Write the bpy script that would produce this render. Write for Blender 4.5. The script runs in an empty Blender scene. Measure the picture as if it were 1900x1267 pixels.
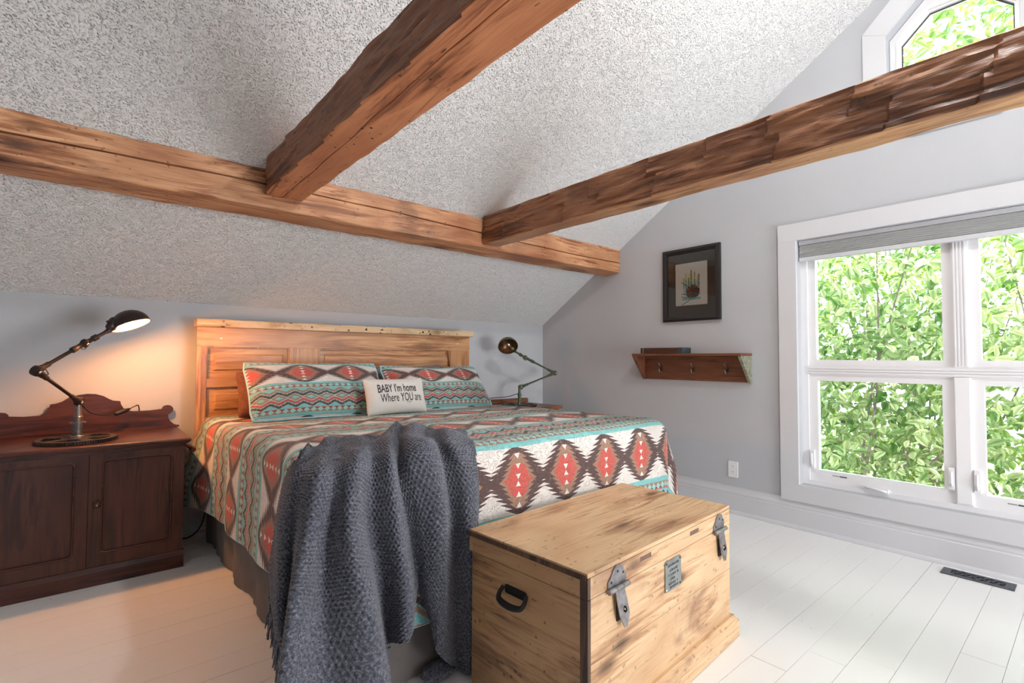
import bpy, bmesh, math, random
import numpy as np
from mathutils import Vector, Matrix, noise
from mathutils.geometry import tessellate_polygon

R = math.radians
random.seed(7)
SC = bpy.context.scene
COL = SC.collection
W, D, H, KZ = 3.62, 3.771, 1.1137, 1.461      # gable wall x, head wall y, lens height, knee-wall height
SL, RY = 0.635, 0.5                            # roof slope, ridge y
XL, YF = -2.6, 2 * RY - D                      # unseen left wall x, unseen front knee wall y
def ceil_z(y): return KZ + (min(D - y, y - YF)) * SL
RZ = ceil_z(RY)

# ------------------------------------------------------------------ camera, world, lights, exposure
cd = bpy.data.cameras.new('camera'); cam = bpy.data.objects.new('camera', cd); COL.objects.link(cam)
r_, u_, f_ = (0.76244356, -0.64703773, 0.00469027), (-0.02573053, -0.02307533, 0.99940256), (0.64654293, 0.76210872, 0.03424226)
cam.matrix_world = Matrix(((r_[0], u_[0], -f_[0], 0), (r_[1], u_[1], -f_[1], 0), (r_[2], u_[2], -f_[2], H), (0, 0, 0, 1)))
cd.sensor_width = 36; cd.lens = 36 * 928.93 / 1900; cd.clip_start = 0.02
SC.camera = cam
SC.view_settings.view_transform = 'Standard'; SC.view_settings.look = 'None'
SC.view_settings.gamma = 1; SC.view_settings.use_curve_mapping = False
SC.view_settings.exposure = 0.2
wd = bpy.data.worlds.new('World'); SC.world = wd; wd.use_nodes = True
bg = wd.node_tree.nodes['Background']; bg.inputs['Color'].default_value = (0.80, 0.92, 1.0, 1); bg.inputs['Strength'].default_value = 11.5

def add_light(name, kind, loc, energy, color=(1, 1, 1), size=0.1, size_y=None, target=None, **kw):
    l = bpy.data.lights.new(name, kind); l.energy = energy; l.color = color
    if kind == 'AREA':
        l.size = size
        if size_y: l.shape = 'RECTANGLE'; l.size_y = size_y
    elif kind == 'SUN': l.angle = size
    else: l.shadow_soft_size = size
    for k, v in kw.items(): setattr(l, k, v)
    o = bpy.data.objects.new(name, l); COL.objects.link(o); o.location = loc
    if target: o.rotation_euler = (Vector(target) - Vector(loc)).to_track_quat('-Z', 'Y').to_euler()
    return o
add_light('sunlight', 'SUN', (-6, -3, 9), 15.0, (1.0, 0.95, 0.85), R(1.0), target=(5.5, 0.8, 0))
# ceiling light near the ridge, in the part of the room above and behind the frame
add_light('ridge_ceiling_lamp', 'POINT', (1.93, 0.15, 3.28), 88, (1.0, 0.99, 0.975), 0.09)
# unseen fill light, added low at the front knee wall behind the camera
add_light('added_fill_light', 'AREA', (2.35, YF + 0.06, 0.80), 110, (0.95, 0.97, 1.0), 1.7, 1.3, target=(2.0, 3.0, 1.3))
add_light('window_portal', 'AREA', (W + 0.14, 0.503, 1.1), 1, size=1.55, size_y=1.6, target=(0, 0.503, 1.1)).data.cycles.is_portal = True

# ------------------------------------------------------------------ shader expression helper
class X:
    def __init__(s, nt, k): s.nt, s.k = nt, k
    def _m(s, op, *a):
        n = s.nt.nodes.new('ShaderNodeMath'); n.operation = op
        for i, v in enumerate((s,) + a):
            if isinstance(v, X): s.nt.links.new(v.k, n.inputs[i])
            else: n.inputs[i].default_value = float(v)
        return X(s.nt, n.outputs[0])
    def __add__(s, o): return s._m('ADD', o)
    __radd__ = __add__
    def __sub__(s, o): return s._m('SUBTRACT', o)
    def __rsub__(s, o): return (s * -1) + o
    def __mul__(s, o): return s._m('MULTIPLY', o)
    __rmul__ = __mul__
    def __truediv__(s, o): return s._m('DIVIDE', o)
    def fr(s): return s._m('FRACT')
    def fl(s): return s._m('FLOOR')
    def ab(s): return s._m('ABSOLUTE')
    def lt(s, o): return s._m('LESS_THAN', o)
    def gt(s, o): return s._m('GREATER_THAN', o)
    def mx(s, o): return s._m('MAXIMUM', o)
    def mn(s, o): return s._m('MINIMUM', o)
    def sin(s): return s._m('SINE')
    def pw(s, o): return s._m('POWER', o)
    def sm(s, a, b):
        n = s.nt.nodes.new('ShaderNodeMapRange'); n.interpolation_type = 'SMOOTHSTEP'
        s.nt.links.new(s.k, n.inputs[0]); n.inputs[1].default_value = a; n.inputs[2].default_value = b
        return X(s.nt, n.outputs[0])
def mix(nt, f, a, b, mode='MIX'):
    n = nt.nodes.new('ShaderNodeMix'); n.data_type = 'RGBA'; n.blend_type = mode
    for v, s in ((f, n.inputs[0]), (a, n.inputs[6]), (b, n.inputs[7])):
        if isinstance(v, X): nt.links.new(v.k, s)
        elif isinstance(v, (int, float)): s.default_value = v
        elif isinstance(v, tuple): s.default_value = (*v, 1) if len(v) == 3 else v
        else: nt.links.new(v, s)
    return n.outputs[2]
def new_mat(name, color=(.8, .8, .8), rough=.5, metal=0, spec=None):
    m = bpy.data.materials.new(name); m.use_nodes = True; nt = m.node_tree
    b = nt.nodes['Principled BSDF']; b.inputs['Base Color'].default_value = (*color, 1)
    b.inputs['Roughness'].default_value = rough; b.inputs['Metallic'].default_value = metal
    if spec is not None: b.inputs['Specular IOR Level'].default_value = spec
    return m, nt, b
def coords(nt, kind='Object', scale=(1, 1, 1), rot=(0, 0, 0)):
    t = nt.nodes.new('ShaderNodeTexCoord'); mp = nt.nodes.new('ShaderNodeMapping')
    nt.links.new(t.outputs[kind], mp.inputs[0]); mp.inputs['Scale'].default_value = scale; mp.inputs['Rotation'].default_value = rot
    return mp.outputs[0]
def noise_t(nt, vec, scale, detail=4, rough=.55, dist=0):
    n = nt.nodes.new('ShaderNodeTexNoise'); n.inputs['Scale'].default_value = scale; n.inputs['Detail'].default_value = detail
    n.inputs['Roughness'].default_value = rough; n.inputs['Distortion'].default_value = dist
    nt.links.new(vec, n.inputs['Vector']); return X(nt, n.outputs[0])
def voro(nt, vec, scale, rand=1):
    n = nt.nodes.new('ShaderNodeTexVoronoi'); n.inputs['Scale'].default_value = scale; n.inputs['Randomness'].default_value = rand
    nt.links.new(vec, n.inputs['Vector']); return X(nt, n.outputs['Distance'])
def ramp(nt, x, stops):
    n = nt.nodes.new('ShaderNodeValToRGB'); nt.links.new(x.k, n.inputs[0]); e = n.color_ramp.elements
    while len(e) < len(stops): e.new(0.5)
    for i, (p, c) in enumerate(stops): e[i].position = p; e[i].color = (*c, 1)
    return n.outputs[0]
def bump(nt, b, x, dist, strength=1, prev=None):
    n = nt.nodes.new('ShaderNodeBump'); n.inputs['Distance'].default_value = dist; n.inputs['Strength'].default_value = strength
    nt.links.new(x.k, n.inputs['Height'])
    if prev is not None: nt.links.new(prev, n.inputs['Normal'])
    nt.links.new(n.outputs[0], b.inputs['Normal']); return n.outputs[0]

# ------------------------------------------------------------------ materials
def wood(name, dark, mid, light, axis='X', rough=.5, knots=1.0, dots=0.0, stain=0.0, stainc=(.05, .03, .02), grain=1.0, bdist=.0015, kscale=1.0, coat=0, var=.12):
    m, nt, b = new_mat(name, mid, rough)
    ai = 'XYZ'.index(axis)
    def sc(al, ac): return tuple(al if i == ai else ac for i in range(3))
    v0 = coords(nt, scale=sc(1.3 * grain, 15 * grain))
    kn = voro(nt, coords(nt, scale=sc(2.2 * kscale, 5.5 * kscale)), 1.0)
    km = kn.sm(.20, .05)
    n1 = noise_t(nt, v0, 1.6, 7, .62, 1.6)
    wv = ((n1 * 9 + kn * 6.0).sin() * .5 + .5)
    fine = noise_t(nt, coords(nt, scale=sc(5, 260)), 1.0, 3, .6)
    t = n1 * .62 + wv * .16 + fine * .22
    c = ramp(nt, t, [(.28, dark), (.47, mid), (.68, light)])
    oi = nt.nodes.new('ShaderNodeObjectInfo')
    c = mix(nt, X(nt, oi.outputs['Random']) * var, c, tuple(q * .55 for q in mid))
    big = noise_t(nt, coords(nt, scale=sc(1.6, 4)), 1.0, 4, .6, .8)
    if stain: c = mix(nt, big.sm(.54, .72) * stain, c, stainc)
    if knots: c = mix(nt, km * .85 * knots, c, tuple(q * .22 for q in dark))
    if dots:
        dv = voro(nt, coords(nt), 30); msk = noise_t(nt, coords(nt), 5, 2).sm(.45, .6)
        dd = dv.lt(.17 if dots <= 1 else .27) * msk * min(1, dots)
        c = mix(nt, dd, c, (.012, .008, .006))
        sv = voro(nt, coords(nt, scale=sc(9, 30)), 1.0); c = mix(nt, sv.lt(.12) * big.sm(.4, .55) * dots * .8, c, (.02, .012, .01))
    nt.links.new(c, b.inputs['Base Color'])
    rg = n1 * .3 + (rough - .12); nt.links.new(rg.k, b.inputs['Roughness'])
    if coat: b.inputs['Coat Weight'].default_value = coat; b.inputs['Coat Roughness'].default_value = .25
    bump(nt, b, t + km * -.5, bdist, 1)
    return m
def plain(name, color, rough=.5, metal=0, nscale=0, namp=.15, bd=0, spec=None):
    m, nt, b = new_mat(name, color, rough, metal, spec)
    if nscale:
        n = noise_t(nt, coords(nt), nscale, 5, .6)
        nt.links.new(mix(nt, n.sm(.35, .7) * namp * 3, color, tuple(c * .45 for c in color)), b.inputs['Base Color'])
        if bd: bump(nt, b, n, bd)
    return m
M = {}
M['wall'] = plain('wall_paint', (.515, .53, .555), .7, 0, 2.0, .02)
M['trim'] = plain('trim_paint', (.66, .665, .69), .45, 0, 3.0, .015)
M['vinyl'] = plain('window_vinyl', (.86, .86, .88), .32, 0, 3.0, .01)
def popcorn():
    m, nt, b = new_mat('stippled_ceiling', (.84, .84, .835), .9)
    v = coords(nt); wv = noise_t(nt, v, 30, 2)
    a = noise_t(nt, v, 120, 2, .5, .1).sm(.50, .66)
    s = voro(nt, v, 105).sm(.42, .12) * wv.sm(.38, .56)
    bump(nt, b, a * .4 + s * .9, .0085, 1)
    return m
M['ceiling'] = popcorn()
def floor_mat():
    m, nt, b = new_mat('white_painted_board', (.80, .80, .80), .33)
    oi = nt.nodes.new('ShaderNodeObjectInfo'); rnd = X(nt, oi.outputs['Random'])
    g = noise_t(nt, coords(nt, scale=(2, 40, 1)), 1.4, 5)
    c = mix(nt, rnd * .10 + g * .10, (.88, .88, .875), (.74, .74, .73))
    sp = voro(nt, coords(nt), 9).lt(.022)
    c = mix(nt, sp * .8, c, (.25, .22, .2))
    nt.links.new(c, b.inputs['Base Color']); bump(nt, b, g, .0006)
    return m
M['floor'] = floor_mat()
M['groove'] = plain('board_joint', (.58, .56, .54), .9, 0, 30, .1)
M['beam_a'] = wood('timber_plate', (.11, .036, .014), (.36, .135, .055), (.72, .39, .20), 'X', .5, 1.0, .5, .55, (.12, .05, .03), bdist=.004, var=0)
M['beam_b'] = wood('hewn_timber_near', (.10, .034, .016), (.46, .165, .07), (.68, .29, .135), 'Y', .5, .9, 1.0, .35, (.10, .04, .025), bdist=.004, var=0)
M['beam_c'] = wood('hewn_timber_far', (.10, .04, .02), (.36, .16, .07), (.58, .32, .16), 'Y', .42, .9, .5, .5, (.10, .04, .02), bdist=.005, var=0)
M['beam_d'] = wood('shaded_hewn_face', (.045, .016, .009), (.18, .066, .031), (.36, .165, .085), 'Y', .5, .9, .8, .5, (.05, .022, .014), bdist=.006, var=0, grain=.8)  # near crossbeam's left face: its shade is put into the colour
M['beam_e'] = wood('shaded_axe_cut_face', (.035, .013, .007), (.15, .056, .024), (.38, .18, .085), 'Y', .34, .9, .5, .5, (.05, .02, .01), bdist=.006, var=0, grain=.8)  # right crossbeam's left face, likewise darkened in colour to carry shade
M['crack'] = plain('timber_crack', (.02, .012, .01), .9, 0, 20, .1)
M['hb'] = wood('golden_pine', (.20, .07, .025), (.47, .215, .088), (.72, .42, .21), 'X', .36, .35, 0, .45, (.36, .15, .07), grain=.8, bdist=.0006, kscale=.8)
M['hbv'] = wood('golden_pine_upright', (.20, .07, .025), (.45, .20, .08), (.72, .41, .20), 'Z', .36, .35, 0, .35, (.36, .15, .07), grain=.8, bdist=.0006, kscale=.8)
M['cap'] = wood('worn_pine_cap', (.34, .18, .08), (.62, .40, .21), (.78, .58, .36), 'X', .5, .8, 1.5, .5, (.25, .13, .07), bdist=.001)
M['mah'] = wood('dark_mahogany', (.012, .004, .003), (.045, .010, .007), (.10, .025, .014), 'X', .34, 0, 0, .2, (.012, .004, .003), bdist=.0004, coat=.15)
M['mahz'] = wood('dark_mahogany_upright', (.014, .005, .004), (.046, .013, .009), (.095, .028, .018), 'Z', .42, 0, 0, .2, (.01, .004, .003), bdist=.0003, coat=.05)
M['oak'] = wood('brown_nightstand', (.06, .022, .010), (.20, .075, .033), (.32, .14, .065), 'X', .35, .1, 0, .2, (.05, .02, .01), bdist=.0005)
M['trunk'] = wood('aged_pine', (.30, .14, .065), (.60, .36, .19), (.78, .55, .33), 'X', .46, 1.0, .4, .7, (.24, .11, .06), grain=1.3, bdist=.001, kscale=1.3)
M['trunk_side'] = wood('aged_pine_end', (.15, .065, .03), (.42, .22, .10), (.58, .34, .165), 'Y', .5, 1.0, .6, .8, (.10, .045, .025), grain=1.3, bdist=.001)
M['trunk_dark'] = wood('blackened_edge', (.02, .010, .007), (.055, .026, .015), (.20, .10, .05), 'Z', .6, 0, .4, .5, (.02, .01, .008), bdist=.002)
M['shelf'] = wood('reddish_shelf_wood', (.035, .012, .006), (.12, .038, .018), (.24, .09, .045), 'Y', .4, .5, 0, .4, (.05, .02, .01), bdist=.0008)
M['inlay'] = plain('inlay_wood', (.20, .11, .075), .5, 0, 60, .2)
M['iron'] = plain('worn_iron', (.33, .31, .32), .38, .85, 45, .25, .001)
M['black_iron'] = plain('black_iron', (.035, .032, .032), .4, .6, 50, .2, .0008)
M['gear'] = plain('rusty_gear_iron', (.085, .068, .062), .5, .6, 60, .3, .001)
M['lampdark'] = plain('dark_bronze_paint', (.045, .028, .026), .38, .35, 70, .2, .0005)
M['lampgreen'] = plain('green_enamel', (.105, .135, .075), .35, .35, 60, .25, .0005)
M['lamppost'] = plain('steel_pipe', (.22, .19, .18), .35, .8, 50, .25, .0005)
M['shade_in'] = plain('shade_lining', (.80, .62, .45), .4, .1, 30, .1)
M['shade_in_g'] = plain('tarnished_copper_lining', (.34, .17, .08), .25, .8, 30, .35)
M['cord'] = plain('black_cord', (.012, .012, .012), .5, 0, 90, .1)
M['zinc'] = plain('zinc_plate', (.34, .36, .35), .42, .8, 25, .2, .0008)
M['etch'] = plain('engraved_line', (.10, .10, .10), .6, .3, 80, .1)
M['steel'] = plain('polished_steel', (.65, .64, .63), .2, 1, 40, .05)
M['white_plastic'] = plain('white_plastic', (.86, .86, .86), .35, 0, 20, .01)
M['slot'] = plain('dark_slot', (.06, .06, .06), .7, 0, 20, .1)
M['frame'] = plain('black_frame', (.016, .014, .014), .3, 0, 120, .2, .0004)
M['mat'] = plain('charcoal_mat_board', (.075, .068, .062), .8, 0, 200, .1)
M['register'] = plain('pewter_register', (.13, .14, .17), .4, .7, 50, .2)
M['skirt'] = plain('grey_suede_skirt', (.20, .175, .165), .95, 0, 7, .12, .001)
M['mattress'] = plain('mattress_ticking', (.6, .6, .6), .9, 0, 30, .05)
M['browncloth'] = plain('brown_sham', (.22, .085, .055), .9, 0, 40, .15, .0006)
M['greycloth'] = plain('grey_sham', (.22, .24, .30), .9, 0, 40, .15, .0006)
M['linen'] = plain('natural_linen', (.76, .72, .67), .9, 0, 180, .06, .0004)
M['ink'] = plain('printed_ink', (.045, .04, .045), .8, 0, 140, .35)
M['inkpale'] = plain('pale_printed_ink', (.45, .43, .42), .8, 0, 140, .3)
M['piping'] = plain('turquoise_piping', (.42, .70, .72), .8, 0, 60, .08)
M['leather'] = plain('dark_book_cover', (.055, .018, .012), .35, 0, 35, .25, .0006)
M['bookend'] = plain('dark_slate_cloth', (.05, .065, .07), .7, 0, 60, .2)
M['bark'] = plain('grey_bark', (.26, .20, .16), .9, 0, 30, .3, .003)
M['soil'] = plain('leaf_litter', (.20, .15, .10), .95, 0, 9, .3, .02)
M['blindrail'] = plain('blind_rail', (.62, .63, .66), .4, 0, 20, .02)
def blind_m():
    m, nt, b = new_mat('cellular_blind_fabric', (.36, .37, .37), .85)
    n = noise_t(nt, coords(nt, scale=(1, 3, 90)), 1.5, 4)
    nt.links.new(mix(nt, n, (.26, .28, .28), (.46, .47, .46)), b.inputs['Base Color']); return m
M['blind'] = blind_m()
def leafm(name, c1, c2, tr):
    m, nt, b = new_mat(name, c1, .45)
    oi = nt.nodes.new('ShaderNodeObjectInfo'); n = noise_t(nt, coords(nt, 'Object'), 2.3, 3)
    g = nt.nodes.new('ShaderNodeNewGeometry')
    f = (X(nt, g.outputs['Random Per Island']) * .75 + X(nt, oi.outputs['Random']) * .75 + n * .5 - .38)
    c = mix(nt, f, c1, c2); nt.links.new(c, b.inputs['Base Color'])
    t = nt.nodes.new('ShaderNodeBsdfTranslucent'); nt.links.new(c, t.inputs[0])
    mx = nt.nodes.new('ShaderNodeMixShader'); mx.inputs[0].default_value = tr
    nt.links.new(b.outputs[0], mx.inputs[1]); nt.links.new(t.outputs[0], mx.inputs[2])
    nt.links.new(mx.outputs[0], nt.nodes['Material Output'].inputs[0]); return m
M['leaf_tree'] = leafm('tree_leaf_green', (.035, .12, .015), (.36, .50, .10), .35)
M['leaf'] = leafm('leaf_green', (.09, .22, .035), (.90, .90, .50), .35)
def glassm():
    m = bpy.data.materials.new('window_glass'); m.use_nodes = True; nt = m.node_tree; nt.nodes.clear()
    o = nt.nodes.new('ShaderNodeOutputMaterial'); t = nt.nodes.new('ShaderNodeBsdfTransparent'); g = nt.nodes.new('ShaderNodeBsdfGlossy')
    g.inputs['Roughness'].default_value = .02; t.inputs[0].default_value = (.96, .98, .97, 1)
    f = nt.nodes.new('ShaderNodeFresnel'); f.inputs[0].default_value = 1.45
    mx = nt.nodes.new('ShaderNodeMixShader'); nt.links.new(f.outputs[0], mx.inputs[0])
    nt.links.new(t.outputs[0], mx.inputs[1]); nt.links.new(g.outputs[0], mx.inputs[2]); nt.links.new(mx.outputs[0], o.inputs[0]); return m
M['glass'] = glassm()
def emis(name, col, s):
    m, nt, b = new_mat(name, col, .5); b.inputs['Emission Color'].default_value = (*col, 1); b.inputs['Emission Strength'].default_value = s; return m
M['bulb'] = emis('glowing_bulb', (1.0, .60, .26), 55)

TURQ, CREAM, BROWN, TAN, RED = (.20, .58, .57), (.84, .77, .72), (.065, .018, .018), (.36, .185, .115), (.62, .065, .045)
def quilt_mat(name, pillow=False):
    m, nt, b = new_mat(name, CREAM, .9)
    uv = nt.nodes.new('ShaderNodeUVMap'); uv.uv_map = 'flat'
    sp = nt.nodes.new('ShaderNodeSeparateXYZ'); nt.links.new(uv.outputs[0], sp.inputs[0])
    u, v = X(nt, sp.outputs[0]), X(nt, sp.outputs[1])
    d1 = noise_t(nt, uv.outputs[0], 7, 2); d2 = noise_t(nt, coords(nt, 'UV', (1, 1, 1)), 5, 2)
    u = u + (d1 - .5) * .012; v = v + (d2 - .5) * (.010 if pillow else .020)
    P = .62; p = ((v - 1.43) / P).fr() * P
    b_ = p.mn(P - p)                                  # distance to the nearest star-band centre
    a = (((u / .278) + .5).fr() - .5).ab() * .278
    hr = .13 / 6; k = (b_ / hr).fl(); fr = (b_ / hr).fr()
    c = CREAM
    inb = b_.lt(.13)
    brown = a.lt(.188 - k * .0225 - fr * .062)
    tan = a.lt(.100 - k * .0125 - fr * .036) * k.lt(4.5)
    red = a.lt(.074 - k * .012 - fr * .028) * k.lt(2.5)
    c = mix(nt, brown, c, BROWN); c = mix(nt, tan, c, TAN); c = mix(nt, red, c, RED)
    for b0 in (.002, .044, .084):
        tr = a.lt((b_ - b0) * .62) * b_.gt(b0) * b_.lt(b0 + .022); c = mix(nt, tr, c, (.9, .84, .8))
    base = TURQ
    q = (b_ - .155) / .042
    fu = ((u / .036).fr() - .5).ab() * 2; fq = (q - .5).ab() * 2
    low = mix(nt, q.gt(.5), TAN, mix(nt, q.gt(.78), BROWN, RED))
    dia = mix(nt, (fu + fq).lt(.95), low, (.34, .66, .62))
    uq = (u / .0052).fl() * .0052; tri = ((uq / .084).fr() - .5).ab() * 2
    t = (p - .197) / .226; t = (t * 34).fl() / 34; up = t.lt(.5)
    g = (t - .5).ab() / .17 + tri
    lat = mix(nt, g.gt(1.0) * g.lt(1.2), base, (.45, .74, .70))
    lat = mix(nt, g.gt(.52) * g.lt(1.02), lat, TAN)
    lat = mix(nt, g.gt(1.2) * g.lt(1.9), lat, mix(nt, up, RED, BROWN))
    lat = mix(nt, g.gt(2.15) * g.lt(2.75), lat, mix(nt, up, BROWN, TAN))
    out = mix(nt, b_.gt(.197), dia, lat); out = mix(nt, b_.lt(.155), out, base); out = mix(nt, inb, out, c)
    wv = noise_t(nt, uv.outputs[0], 340, 2); out = mix(nt, wv.sm(.3, .8) * .25, out, (.5, .45, .42))
    nt.links.new(out, b.inputs['Base Color']); b.inputs['Sheen Weight'].default_value = .15
    st = noise_t(nt, uv.outputs[0], 24, 1.5, .4, 1.5); ln = ((st * 6).fr() - .5).ab().sm(0, .12)
    out2 = mix(nt, (1 - ln) * .22, out, (.75, .6, .5)); nt.links.new(out2, b.inputs['Base Color'])
    bump(nt, b, ln * .7 + wv * .2, .004)
    return m
M['quilt'] = quilt_mat('southwestern_quilt'); M['sham'] = quilt_mat('southwestern_sham', True)
def knit():
    m, nt, b = new_mat('grey_chunky_knit', (.12, .125, .16), .95)
    n = noise_t(nt, coords(nt), 130, 3, .7); n2 = noise_t(nt, coords(nt), 420, 2)
    c = ramp(nt, n * .6 + n2 * .4, [(.33, (.022, .024, .034)), (.5, (.075, .08, .105)), (.68, (.30, .30, .36))])
    nt.links.new(c, b.inputs['Base Color']); bump(nt, b, n2 * .6 + n, .0025); b.inputs['Sheen Weight'].default_value = .3
    return m
M['knit'] = knit()
def print_m():
    m, nt, b = new_mat('ink_print', (.8, .8, .8), .5)
    v = coords(nt); sp = nt.nodes.new('ShaderNodeSeparateXYZ'); nt.links.new(v, sp.inputs[0])
    u, z = X(nt, sp.outputs[1]) * -1, X(nt, sp.outputs[2])
    n = noise_t(nt, v, 14, 4, .6); n2 = noise_t(nt, v, 60, 3, .7)
    rr = ((u * u) / .0095 + (z * z) / .017)
    wash = (n * .9 + rr * -.55).sm(.0, .35)
    c = mix(nt, wash * .9, (.90, .91, .92), mix(nt, (n2 * .3 + z * 5 + .35).sm(.3, .8), (.10, .55, .58), (.78, .80, .45)))
    for x0, w0, lo, hi in ((0, .0035, -.02, .11), (-.045, .002, -.04, .085), (.03, .0025, -.03, .095), (.06, .002, -.03, .07), (.068, .0025, -.06, .075), (-.02, .003, -.03, .05), (-.062, .0018, -.08, .06)):
        ln = ((u - x0 + (n2 - .5) * .003).ab().lt(w0 * 1.3)) * z.gt(lo) * z.lt(hi) * n2.gt(.42); c = mix(nt, ln * .9, c, (.02, .04, .05))
    bl = (((u - .015) * (u - .015)) / .0034 + ((z + .065) * (z + .065)) / .0030 + (n2 - .5) * 1.6).lt(1)
    c = mix(nt, bl, c, mix(nt, n2.gt(.52), (.02, .012, .012), mix(nt, n.gt(.5), (.10, .03, .02), (.42, .09, .04))))
    for sl_, z0 in ((-.62, -.035), (.55, -.12), (.05, -.075), (-.25, -.118)):
        ln = ((z - z0 - u * sl_ + (n2 - .5) * .006).ab().lt(.0028)) * u.lt(.02) * u.gt(-.085); c = mix(nt, ln * .9, c, (.03, .04, .05))
    wt = ((z + .118 + (n2 - .5) * .02).ab().lt(.009)) * u.ab().lt(.08); c = mix(nt, wt * .8, c, (.12, .52, .55))
    nt.links.new(c, b.inputs['Base Color']); return m
M['print'] = print_m()

# ------------------------------------------------------------------ object helpers
def tag(o, label=None, cat=None, group=None, kind=None):
    if label: o['label'] = label
    if cat: o['category'] = cat
    if group: o['group'] = group
    if kind: o['kind'] = kind
    return o
def thing(name, loc, label, cat, group=None, rz=0):
    o = bpy.data.objects.new(name, None); COL.objects.link(o); o.location = loc; o.rotation_euler = (0, 0, rz)
    o.empty_display_size = .05; bpy.context.view_layer.update()
    return tag(o, label, cat, group)
def rootof(o):
    while o.parent: o = o.parent
    return o
def obj(name, bm, mat, parent=None, smooth=False, local=False, kind=None, label=None, loc=None, bev=0, autosm=None):
    me = bpy.data.meshes.new(name)
    if bev:
        try: bmesh.ops.bevel(bm, geom=[e for e in bm.edges if len(e.link_faces) == 2 and e.calc_face_angle(0) > .6], offset=bev, segments=2, affect='EDGES', profile=.7, clamp_overlap=True)
        except Exception: pass
    bmesh.ops.recalc_face_normals(bm, faces=bm.faces)
    if parent is not None and not local:
        ro = rootof(parent); bm.transform((Matrix.Translation(ro.location) @ ro.rotation_euler.to_matrix().to_4x4()).inverted())
    elif loc is not None: bm.transform(Matrix.Translation(-Vector(loc)))
    bm.to_mesh(me); bm.free()
    if smooth: me.shade_smooth()
    mats = mat if isinstance(mat, (list, tuple)) else [mat]
    for m_ in mats: me.materials.append(M[m_])
    o = bpy.data.objects.new(name, me); COL.objects.link(o)
    if parent is not None: o.parent = parent
    elif loc is not None: o.location = loc
    if kind: o['kind'] = kind
    if label: o['label'] = label
    if smooth and autosm is not None:
        md = me; me.set_sharp_from_angle(angle=autosm)
    return o
def box(bm, x0, x1, y0, y1, z0, z1, mx=None):
    vs = [bm.verts.new(p) for p in ((x0, y0, z0), (x1, y0, z0), (x1, y1, z0), (x0, y1, z0), (x0, y0, z1), (x1, y0, z1), (x1, y1, z1), (x0, y1, z1))]
    if mx is not None:
        for v in vs: v.co = mx @ v.co
    for f in ((0, 3, 2, 1), (4, 5, 6, 7), (0, 1, 5, 4), (1, 2, 6, 5), (2, 3, 7, 6), (3, 0, 4, 7)): bm.faces.new([vs[i] for i in f])
    return vs
def B(*a):
    bm = bmesh.new(); box(bm, *a); return bm
def prism(bm, outer, depth, fn, holes=()):
    """polygon(s) in 2D extruded by depth; fn(a, b, d) -> 3D"""
    loops = [list(outer)] + [list(h) for h in holes]
    flat = [p for l in loops for p in l]
    tris = tessellate_polygon([[Vector((p[0], p[1], 0)) for p in l] for l in loops])
    va = [bm.verts.new(fn(p[0], p[1], 0)) for p in flat]; vb = [bm.verts.new(fn(p[0], p[1], depth)) for p in flat]
    for t in tris:
        try: bm.faces.new([va[i] for i in t]); bm.faces.new([vb[i] for i in reversed(t)])
        except ValueError: pass
    k = 0
    for l in loops:
        n = len(l)
        for i in range(n):
            j = (i + 1) % n
            bm.faces.new((va[k + i], va[k + j], vb[k + j], vb[k + i]))
        k += n
    return bm
def tube(bm, pts, rad, seg=10, caps=True):
    pts = [Vector(p) for p in pts]; rads = rad if isinstance(rad, (list, tuple)) else [rad] * len(pts)
    rings = []; up = None
    for i, p in enumerate(pts):
        t = (pts[min(i + 1, len(pts) - 1)] - pts[max(i - 1, 0)]).normalized()
        if up is None: up = t.orthogonal().normalized()
        up = (up - t * up.dot(t)); up = up.normalized() if up.length > 1e-6 else t.orthogonal().normalized()
        s = t.cross(up)
        rings.append([bm.verts.new(p + (up * math.cos(a) + s * math.sin(a)) * rads[i]) for a in [2 * math.pi * q / seg for q in range(seg)]])
    for a, b in zip(rings, rings[1:]):
        for q in range(seg): bm.faces.new((a[q], a[(q + 1) % seg], b[(q + 1) % seg], b[q]))
    if caps: bm.faces.new(rings[0][::-1]); bm.faces.new(rings[-1])
    return bm
def lathe(bm, prof, mx, seg=24, close=False):
    """profile (r, z) turned about local z, placed by matrix mx"""
    rings = []
    for r, z in prof:
        if r < 1e-5: rings.append([bm.verts.new(mx @ Vector((0, 0, z)))])
        else: rings.append([bm.verts.new(mx @ Vector((r * math.cos(2 * math.pi * q / seg), r * math.sin(2 * math.pi * q / seg), z))) for q in range(seg)])
    for a, b in zip(rings, rings[1:]):
        for q in range(seg):
            w = [a[q % len(a)], a[(q + 1) % seg % len(a)], b[(q + 1) % seg % len(b)], b[q % len(b)]]
            u = []
            for v in w:
                if v not in u: u.append(v)
            if len(u) > 2: bm.faces.new(u)
    return bm
def frame_mx(origin, zdir, xhint=(1, 0, 0)):
    z = Vector(zdir).normalized(); x = Vector(xhint); x = (x - z * x.dot(z)).normalized(); y = z.cross(x)
    return Matrix(((x.x, y.x, z.x, origin[0]), (x.y, y.y, z.y, origin[1]), (x.z, y.z, z.z, origin[2]), (0, 0, 0, 1)))
def rrect(x0, x1, y0, y1, r, n=5):
    pts = []
    for cx, cy, a0 in ((x1 - r, y1 - r, 0), (x0 + r, y1 - r, 90), (x0 + r, y0 + r, 180), (x1 - r, y0 + r, 270)):
        for i in range(n + 1):
            a = R(a0 + 90 * i / n); pts.append((cx + r * math.cos(a), cy + r * math.sin(a)))
    return pts
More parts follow.
